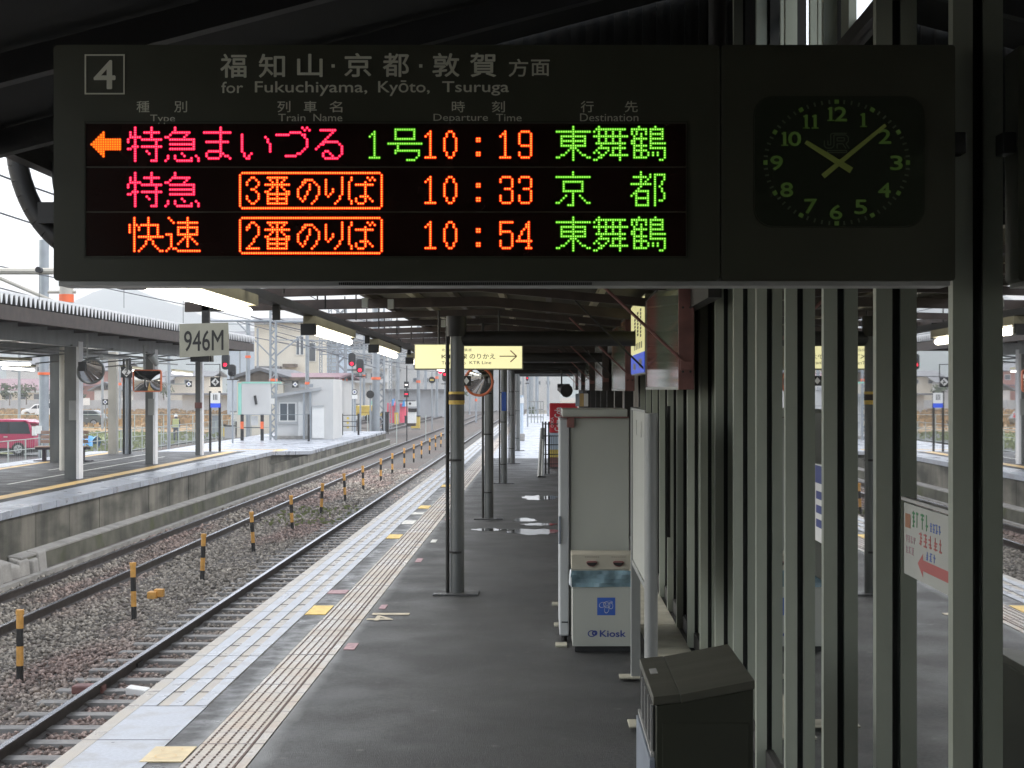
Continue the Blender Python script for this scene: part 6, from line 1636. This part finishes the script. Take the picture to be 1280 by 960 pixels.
# apartment block
Y = 205
t = block('apartment_block', 'white apartment block with rows of dark windows behind the red signals', 424, 484, 402, Y, 14, 'house_white', 'apartment block')
cells = []
for r_, q in enumerate((412, 430, 448, 466)):
    for (p0, p1) in ((427, 434), (441, 459), (463, 470), (474, 480)): cells.append((p0, p1, q, q+7.5))
windows(t, Y, cells, frame='house_grey')
for q in (424, 442, 460, 478): MB().box(XP(424, Y)-.2, XP(484, Y)+.2, Y-.9, Y-.07, ZP(q+.8, Y), ZP(q, Y)).build('balcony_slab', M['house_grey'], t)
MB().box(XP(422, Y), XP(486, Y), Y-.4, Y+14.3, ZP(402, Y)+.01, ZP(402, Y)+.35).build('parapet', M['house_grey'], t)
Y = 212
t = block('apartment_block', 'second white apartment block with an outdoor stair, left of the transfer sign', 484.5, 556, 410, Y, 14, 'house_white', 'apartment block')
cells = [(p, p+7, q, q+6) for q in (418, 436, 454, 472) for p in (516, 529, 542)]
windows(t, Y, cells, frame='house_grey')
for k_, (p0, q0, p1, q1) in enumerate(((488, 455, 500, 464), (500, 464, 488, 473), (488, 473, 500, 482), (488, 437, 500, 446), (500, 446, 488, 455))):
    v0, v1 = P(p0, q0, Y-1.2), P(p1, q1, Y-1.2)
    MB().hexa([v0, v1, v1+Vector((0, .9, 0)), v0+Vector((0, .9, 0)), v0+Vector((0, 0, .25)), v1+Vector((0, 0, .25)), v1+Vector((0, .9, .25)), v0+Vector((0, .9, .25))]).build('stair_flight', M['house_grey'], t)
t = block('grey_block', 'grey concrete building right of the second apartment block', 556.5, 640, 435, 230, 16, 'house_grey', 'building')
windows(t, 230, [(p, p+7, q, q+6) for q in (442, 458, 474) for p in (584, 598, 612)], frame='house_white')
t = block('pale_block', 'pale building beyond the end of the canopy', 641, 700, 440, 250, 16, 'house_white', 'building')
windows(t, 250, [(p, p+6, q, q+5) for q in (448, 462, 476) for p in (646, 658, 670, 682)], frame='house_grey')
t = block('low_store', 'low grey store with a flat roof behind the red tarpaulins', 478, 560, 488, 180, 8, 'house_grey', 'building')
MB().box(XP(476, 180), XP(562, 180), 179.4, 188.3, ZP(488, 180)+.01, ZP(486.5, 180)).build('roof', M['roof_tile_grey'], t)
# houses at the left
Y = 235
t = block('purple_roofed_house', 'long low house with a purple brown roof behind the white cars', -30, 66, 491, Y, 12, 'house_cream')
shed(t, -32, 68, 487, 473, Y, 12, 'roof_tile_purple', over=1.2)
windows(t, Y, [(p, p+9, 492, 500) for p in (6, 24, 42, 54)], frame='house_white')
t = block('white_house', 'white two storey house above the purple roof', 8, 66, 455, 262, 10, 'house_white')
windows(t, 262, [(p, p+9, 458, 465) for p in (14, 30, 46)], frame='house_grey')
shed(t, 6, 68, 455, 446, 262, 10, 'roof_tile_grey')
Y = 240
t = block('red_house', 'red brown house with a lower wing behind the bench', 92, 150, 463, Y, 10, 'house_red')
shed(t, 90, 152, 463, 452, Y, 10, 'roof_tile_grey')
windows(t, Y, [(100, 107, 468, 475), (116, 124, 468, 475), (136, 143, 468, 475)], frame='house_white')
MB().box(XP(92, Y), XP(150, Y), Y-1.2, Y-.01, ZP(482.5, Y), ZP(480.5, Y)).build('lower_roof', M['roof_tile_purple'], t)
t = block('grey_roofed_house', 'small house with a dark grey gable right of the red brown house', 118, 146, 488, 225, 9, 'house_white')
gable(t, 116, 148, 488, 478, 225, 9, 'roof_tile_grey')
Y = 200
t = block('low_warehouse', 'low white warehouse with a dark flat roof behind the 946M column', 228, 296, 494, Y, 14, 'house_white', 'warehouse')
MB().box(XP(216, Y), XP(300, Y), Y-1.5, Y+15, ZP(494, Y)+.01, ZP(491.5, Y)).build('roof', M['roof_tile_grey'], t)
t = block('cream_houses', 'cream house with a grey roof behind the low warehouse', 205, 262, 470, 250, 10, 'house_cream')
shed(t, 203, 264, 470, 463, 250, 10, 'roof_tile_grey'); windows(t, 250, [(212, 219, 474, 480), (230, 237, 474, 480), (248, 255, 474, 480)], frame='house_white')
t = block('grey_warehouse', 'grey walled building between the square mirror and the fence', 150, 204, 478, 245, 10, 'house_grey', 'building')
shed(t, 148, 206, 478, 470, 245, 10, 'roof_tile_grey')
# concrete field wall
t = thing('boundary_wall', 'long grey boundary wall behind the brown grass', 'wall', (-60, 222, -1.3))
for i in range(30): MB().box(-95+i*2.6, -95+i*2.6+2.57, 216, 216.3, -1.3, .55).build('panel', M['house_grey'], t)
# red pink tarps
for px0, px1, q0, lab in ((483, 493.5, 502, 'left pink red tarpaulin covered heap with a blue top'), (497, 508, 503, 'right pink red tarpaulin covered heap by the slim signal')):
    Y = 150; a, b = XP(px0, Y), XP(px1, Y); zt_ = ZP(q0, Y)
    t = thing('covered_heap', lab, 'tarpaulin', ((a+b)/2, Y, -1.3))
    MB().hexa([(a,Y,-1.3),(b,Y,-1.3),(b,Y+3,-1.3),(a,Y+3,-1.3),(a+.05,Y+.2,zt_-.1),(b-.05,Y+.2,zt_-.3),(b-.15,Y+2.6,zt_),(a+.2,Y+2.6,zt_-.1)]).build('sheet', M['tarp_pink'], t, bev=.08)
    MB().hexa([(a+.4,Y-.02,zt_-.4),(b-.1,Y-.02,zt_-.4),(b-.1,Y+2,zt_-.3),(a+.4,Y+2,zt_-.3),(a+.5,Y+.1,zt_+.25),(b-.2,Y+.1,zt_+.12),(b-.3,Y+1.8,zt_+.2),(a+.6,Y+1.8,zt_+.25)]).build('blue_top', M['tarp_blue'], t, bev=.05)
# maintenance vehicle
Y = 128
t = thing('maintenance_trolley', 'yellow and cream track maintenance trolley beyond the platform end', 'rail vehicle', (XP(452, Y), Y, -1.1))
MB().box(XP(418, Y), XP(478, Y), Y, Y+2.2, ZP(519.5, Y), ZP(516, Y)).build('deck', M['machine_yellow'], t)
MB().box(XP(428, Y), XP(441, Y), Y+.2, Y+2, ZP(515.8, Y), ZP(500, Y)).build('cab', M['cream_panel'], t, bev=.06)
MB().box(XP(444, Y), XP(466, Y), Y+.2, Y+2, ZP(515.8, Y), ZP(507, Y)).build('engine_cover', M['machine_yellow'], t, bev=.06)
MB().box(XP(430, Y), XP(439, Y), Y+.17, Y+.195, ZP(508, Y), ZP(502.5, Y)).build('window', M['car_glass'], t)
for px in (424, 436, 460, 472): MB().cyl((XP(px, Y), Y-.02, ZP(522.5, Y)), (XP(px, Y), Y+.12, ZP(522.5, Y)), .26, 16).build('wheel', M['tyre'], t)
for px in (441, 466): MB().box(XP(px, Y)-.2, XP(px, Y)+.2, Y-.06, Y-.01, ZP(506, Y), ZP(501, Y)).build('green_light', M['mint'], t)

# trees and bushes
def leafy(name, px, pb, h_px, w_px, Y, lab, mt='foliage', n=420):
    x = XP(px, Y); z0 = ZP(pb, Y); h = h_px/F*Y; w = w_px/F*Y; rnd = random.Random(int(px*7+pb))
    t = thing(name, lab, 'tree' if name == 'tree' else 'shrub', (x, Y, z0))
    MB().cyl((x, Y, z0-.3), (x+rnd.uniform(-.1, .1), Y, z0+h*.5), h*.035, 7, r2=h*.015).build('trunk', M['roof_brown'], t)
    mb = MB(); cl = [(rnd.uniform(-.36, .36)*w, rnd.uniform(-.3, .3)*w, h*rnd.uniform(.3, .85), rnd.uniform(.14, .26)*w) for _ in range(11)]
    for _ in range(n):
        cx, cy_, cz, cr = rnd.choice(cl)
        d = Vector((rnd.gauss(0, 1), rnd.gauss(0, 1), rnd.gauss(0, .8))).normalized()*cr*rnd.uniform(.5, 1.1)
        p = Vector((x+cx, Y+cy_, z0+cz)) + d; s = h*.045*rnd.uniform(.7, 1.6)
        u = Vector((rnd.gauss(0, 1), rnd.gauss(0, 1), rnd.gauss(0, 1))).normalized(); v = u.orthogonal().normalized()
        mb.face([p-u*s, p-v*s*.6, p+u*s, p+v*s*.6])
    o = mb.build('crown', M[mt], t, fix=False); o['kind'] = 'stuff'
leafy('tree', 12, 504, 26, 22, 205, 'bushy garden tree before the purple roofed house, at the left edge')
leafy('tree', 33, 503, 24, 24, 208, 'garden tree right of the first one before the purple roofed house')
leafy('tree', 97, 503, 22, 18, 215, 'dark shrub tree left of the red brown house')
leafy('tree', 205, 500, 24, 26, 222, 'leafy tree between the square mirror and the 946M column')
leafy('tree', 290, 500, 22, 20, 180, 'dark leafy tree behind the red signal')
leafy('tree', 575, 500, 26, 22, 210, 'tree behind the taped column')
leafy('shrub', 665, 520, 12, 10, 120, 'low shrub beyond the platform end railing')
# small roadside sign boards in the field
for px, py, w, h, Y, lab, m_ in ((107, 502, 12, 9, 160, 'white board standing in the brown field', 'plain_white'), (51, 537, 7, 10, 66, 'white box on the mast behind the magenta van', 'plain_white')):
    v = P(px, py, Y); s = Y/F
    t = thing('field_board', lab, 'board', v)
    MB().box(v.x-w*s/2, v.x+w*s/2, Y-.3, Y-.22, v.z-h*s/2, v.z+h*s/2).build('panel', M[m_], t)
    MB().cyl((v.x, Y-.2, -1.2), (v.x, Y-.2, v.z), .04, 6).build('post', M['mast'], t)
# dry grass clumps, brown field in the middle distance
def tufts(name, x0, x1, y0, y1, z, n, h, mt, lab):
    rnd = random.Random(n); mb = MB()
    for _ in range(n):
        x, y = rnd.uniform(x0, x1), rnd.uniform(y0, y1); a = rnd.uniform(0, 3.14); s = rnd.uniform(.5, 1)*h
        dx, dy = math.cos(a)*s*.35, math.sin(a)*s*.35
        mb.face([(x-dx, y-dy, z), (x+dx, y+dy, z), (x+dx*1.3+rnd.uniform(-.1, .1), y+dy, z+s), (x-dx*1.2, y-dy, z+s*rnd.uniform(.6, 1.1))])
    tag(mb.build(name, M[mt], fix=False), lab, 'grass', kind='stuff')
tufts('dry_grass', -80, -25, 120, 215, -1.02, 5000, .55, 'dry_grass', 'brown dry grass in the field behind the station')
tufts('green_grass', -45, -21, 78, 112, -1.1, 3000, .22, 'green_grass', 'short green grass along the fence')
tufts('weeds', -6.6, -4.8, 36, 42, -1.13, 160, .09, 'green_grass', 'small green weeds between stakes on the ballast')
# hills
def ridge(lab, Y, pts, mt='hill'):
    mb = MB(); rnd = random.Random(int(Y)); n = 120
    xs_ = [pts[0][0] + (pts[-1][0]-pts[0][0])*i/n for i in range(n+1)]
    def hh(px):
        for (a, b), (c, d) in zip(pts, pts[1:]):
            if a <= px <= c: f = (px-a)/(c-a); f = f*f*(3-2*f); return b + (d-b)*f
    for i, px in enumerate(xs_):
        top = ZP(hh(px) + rnd.uniform(-1.2, 1.2), Y); x = XP(px, Y)
        for k_ in range(6): mb.v.append((x*(1-.10*(5-k_)/5*.5), Y - (5-k_)*Y*.06, -1.3 + (top+1.3)*(k_/5)**1.2 + rnd.uniform(-2, 2)*(0 < k_ < 5)))
        mb.v.append((x, Y*1.25, -1.3))
    for i in range(n):
        for k_ in range(6): a = i*7+k_; mb.f.append((a, a+7, a+8, a+1)); mb.m.append(0)
    o = mb.build('hill', M[mt], smooth=True, fix=False); o['kind'] = 'structure'
ridge('h', 1500, [(-900, 420), (-300, 395), (-60, 400), (60, 384), (150, 356), (215, 378), (262, 398), (330, 412), (420, 430), (560, 445), (760, 452), (1000, 440), (1400, 430)])
ridge('h', 900, [(-900, 450), (-200, 442), (60, 436), (180, 428), (300, 440), (420, 452), (640, 462), (900, 455), (1300, 450)])

# ------------------------------------------------------------------ damp air
hb = MB().box(-1900, 1900, -60, 1990, -2.65, 190).build('haze', [])
hb['kind'] = 'stuff'
hm = bpy.data.materials.new('damp_air'); hm.use_nodes = True; t_ = hm.node_tree; t_.nodes.clear()
pv = t_.nodes.new('ShaderNodeVolumePrincipled'); pv.inputs['Color'].default_value = (.93, .96, 1, 1); pv.inputs['Density'].default_value = .0008
pv.inputs['Anisotropy'].default_value = .2
oo = t_.nodes.new('ShaderNodeOutputMaterial'); t_.links.new(pv.outputs[0], oo.inputs['Volume'])
hb.data.materials.clear(); hb.data.materials.append(hm)
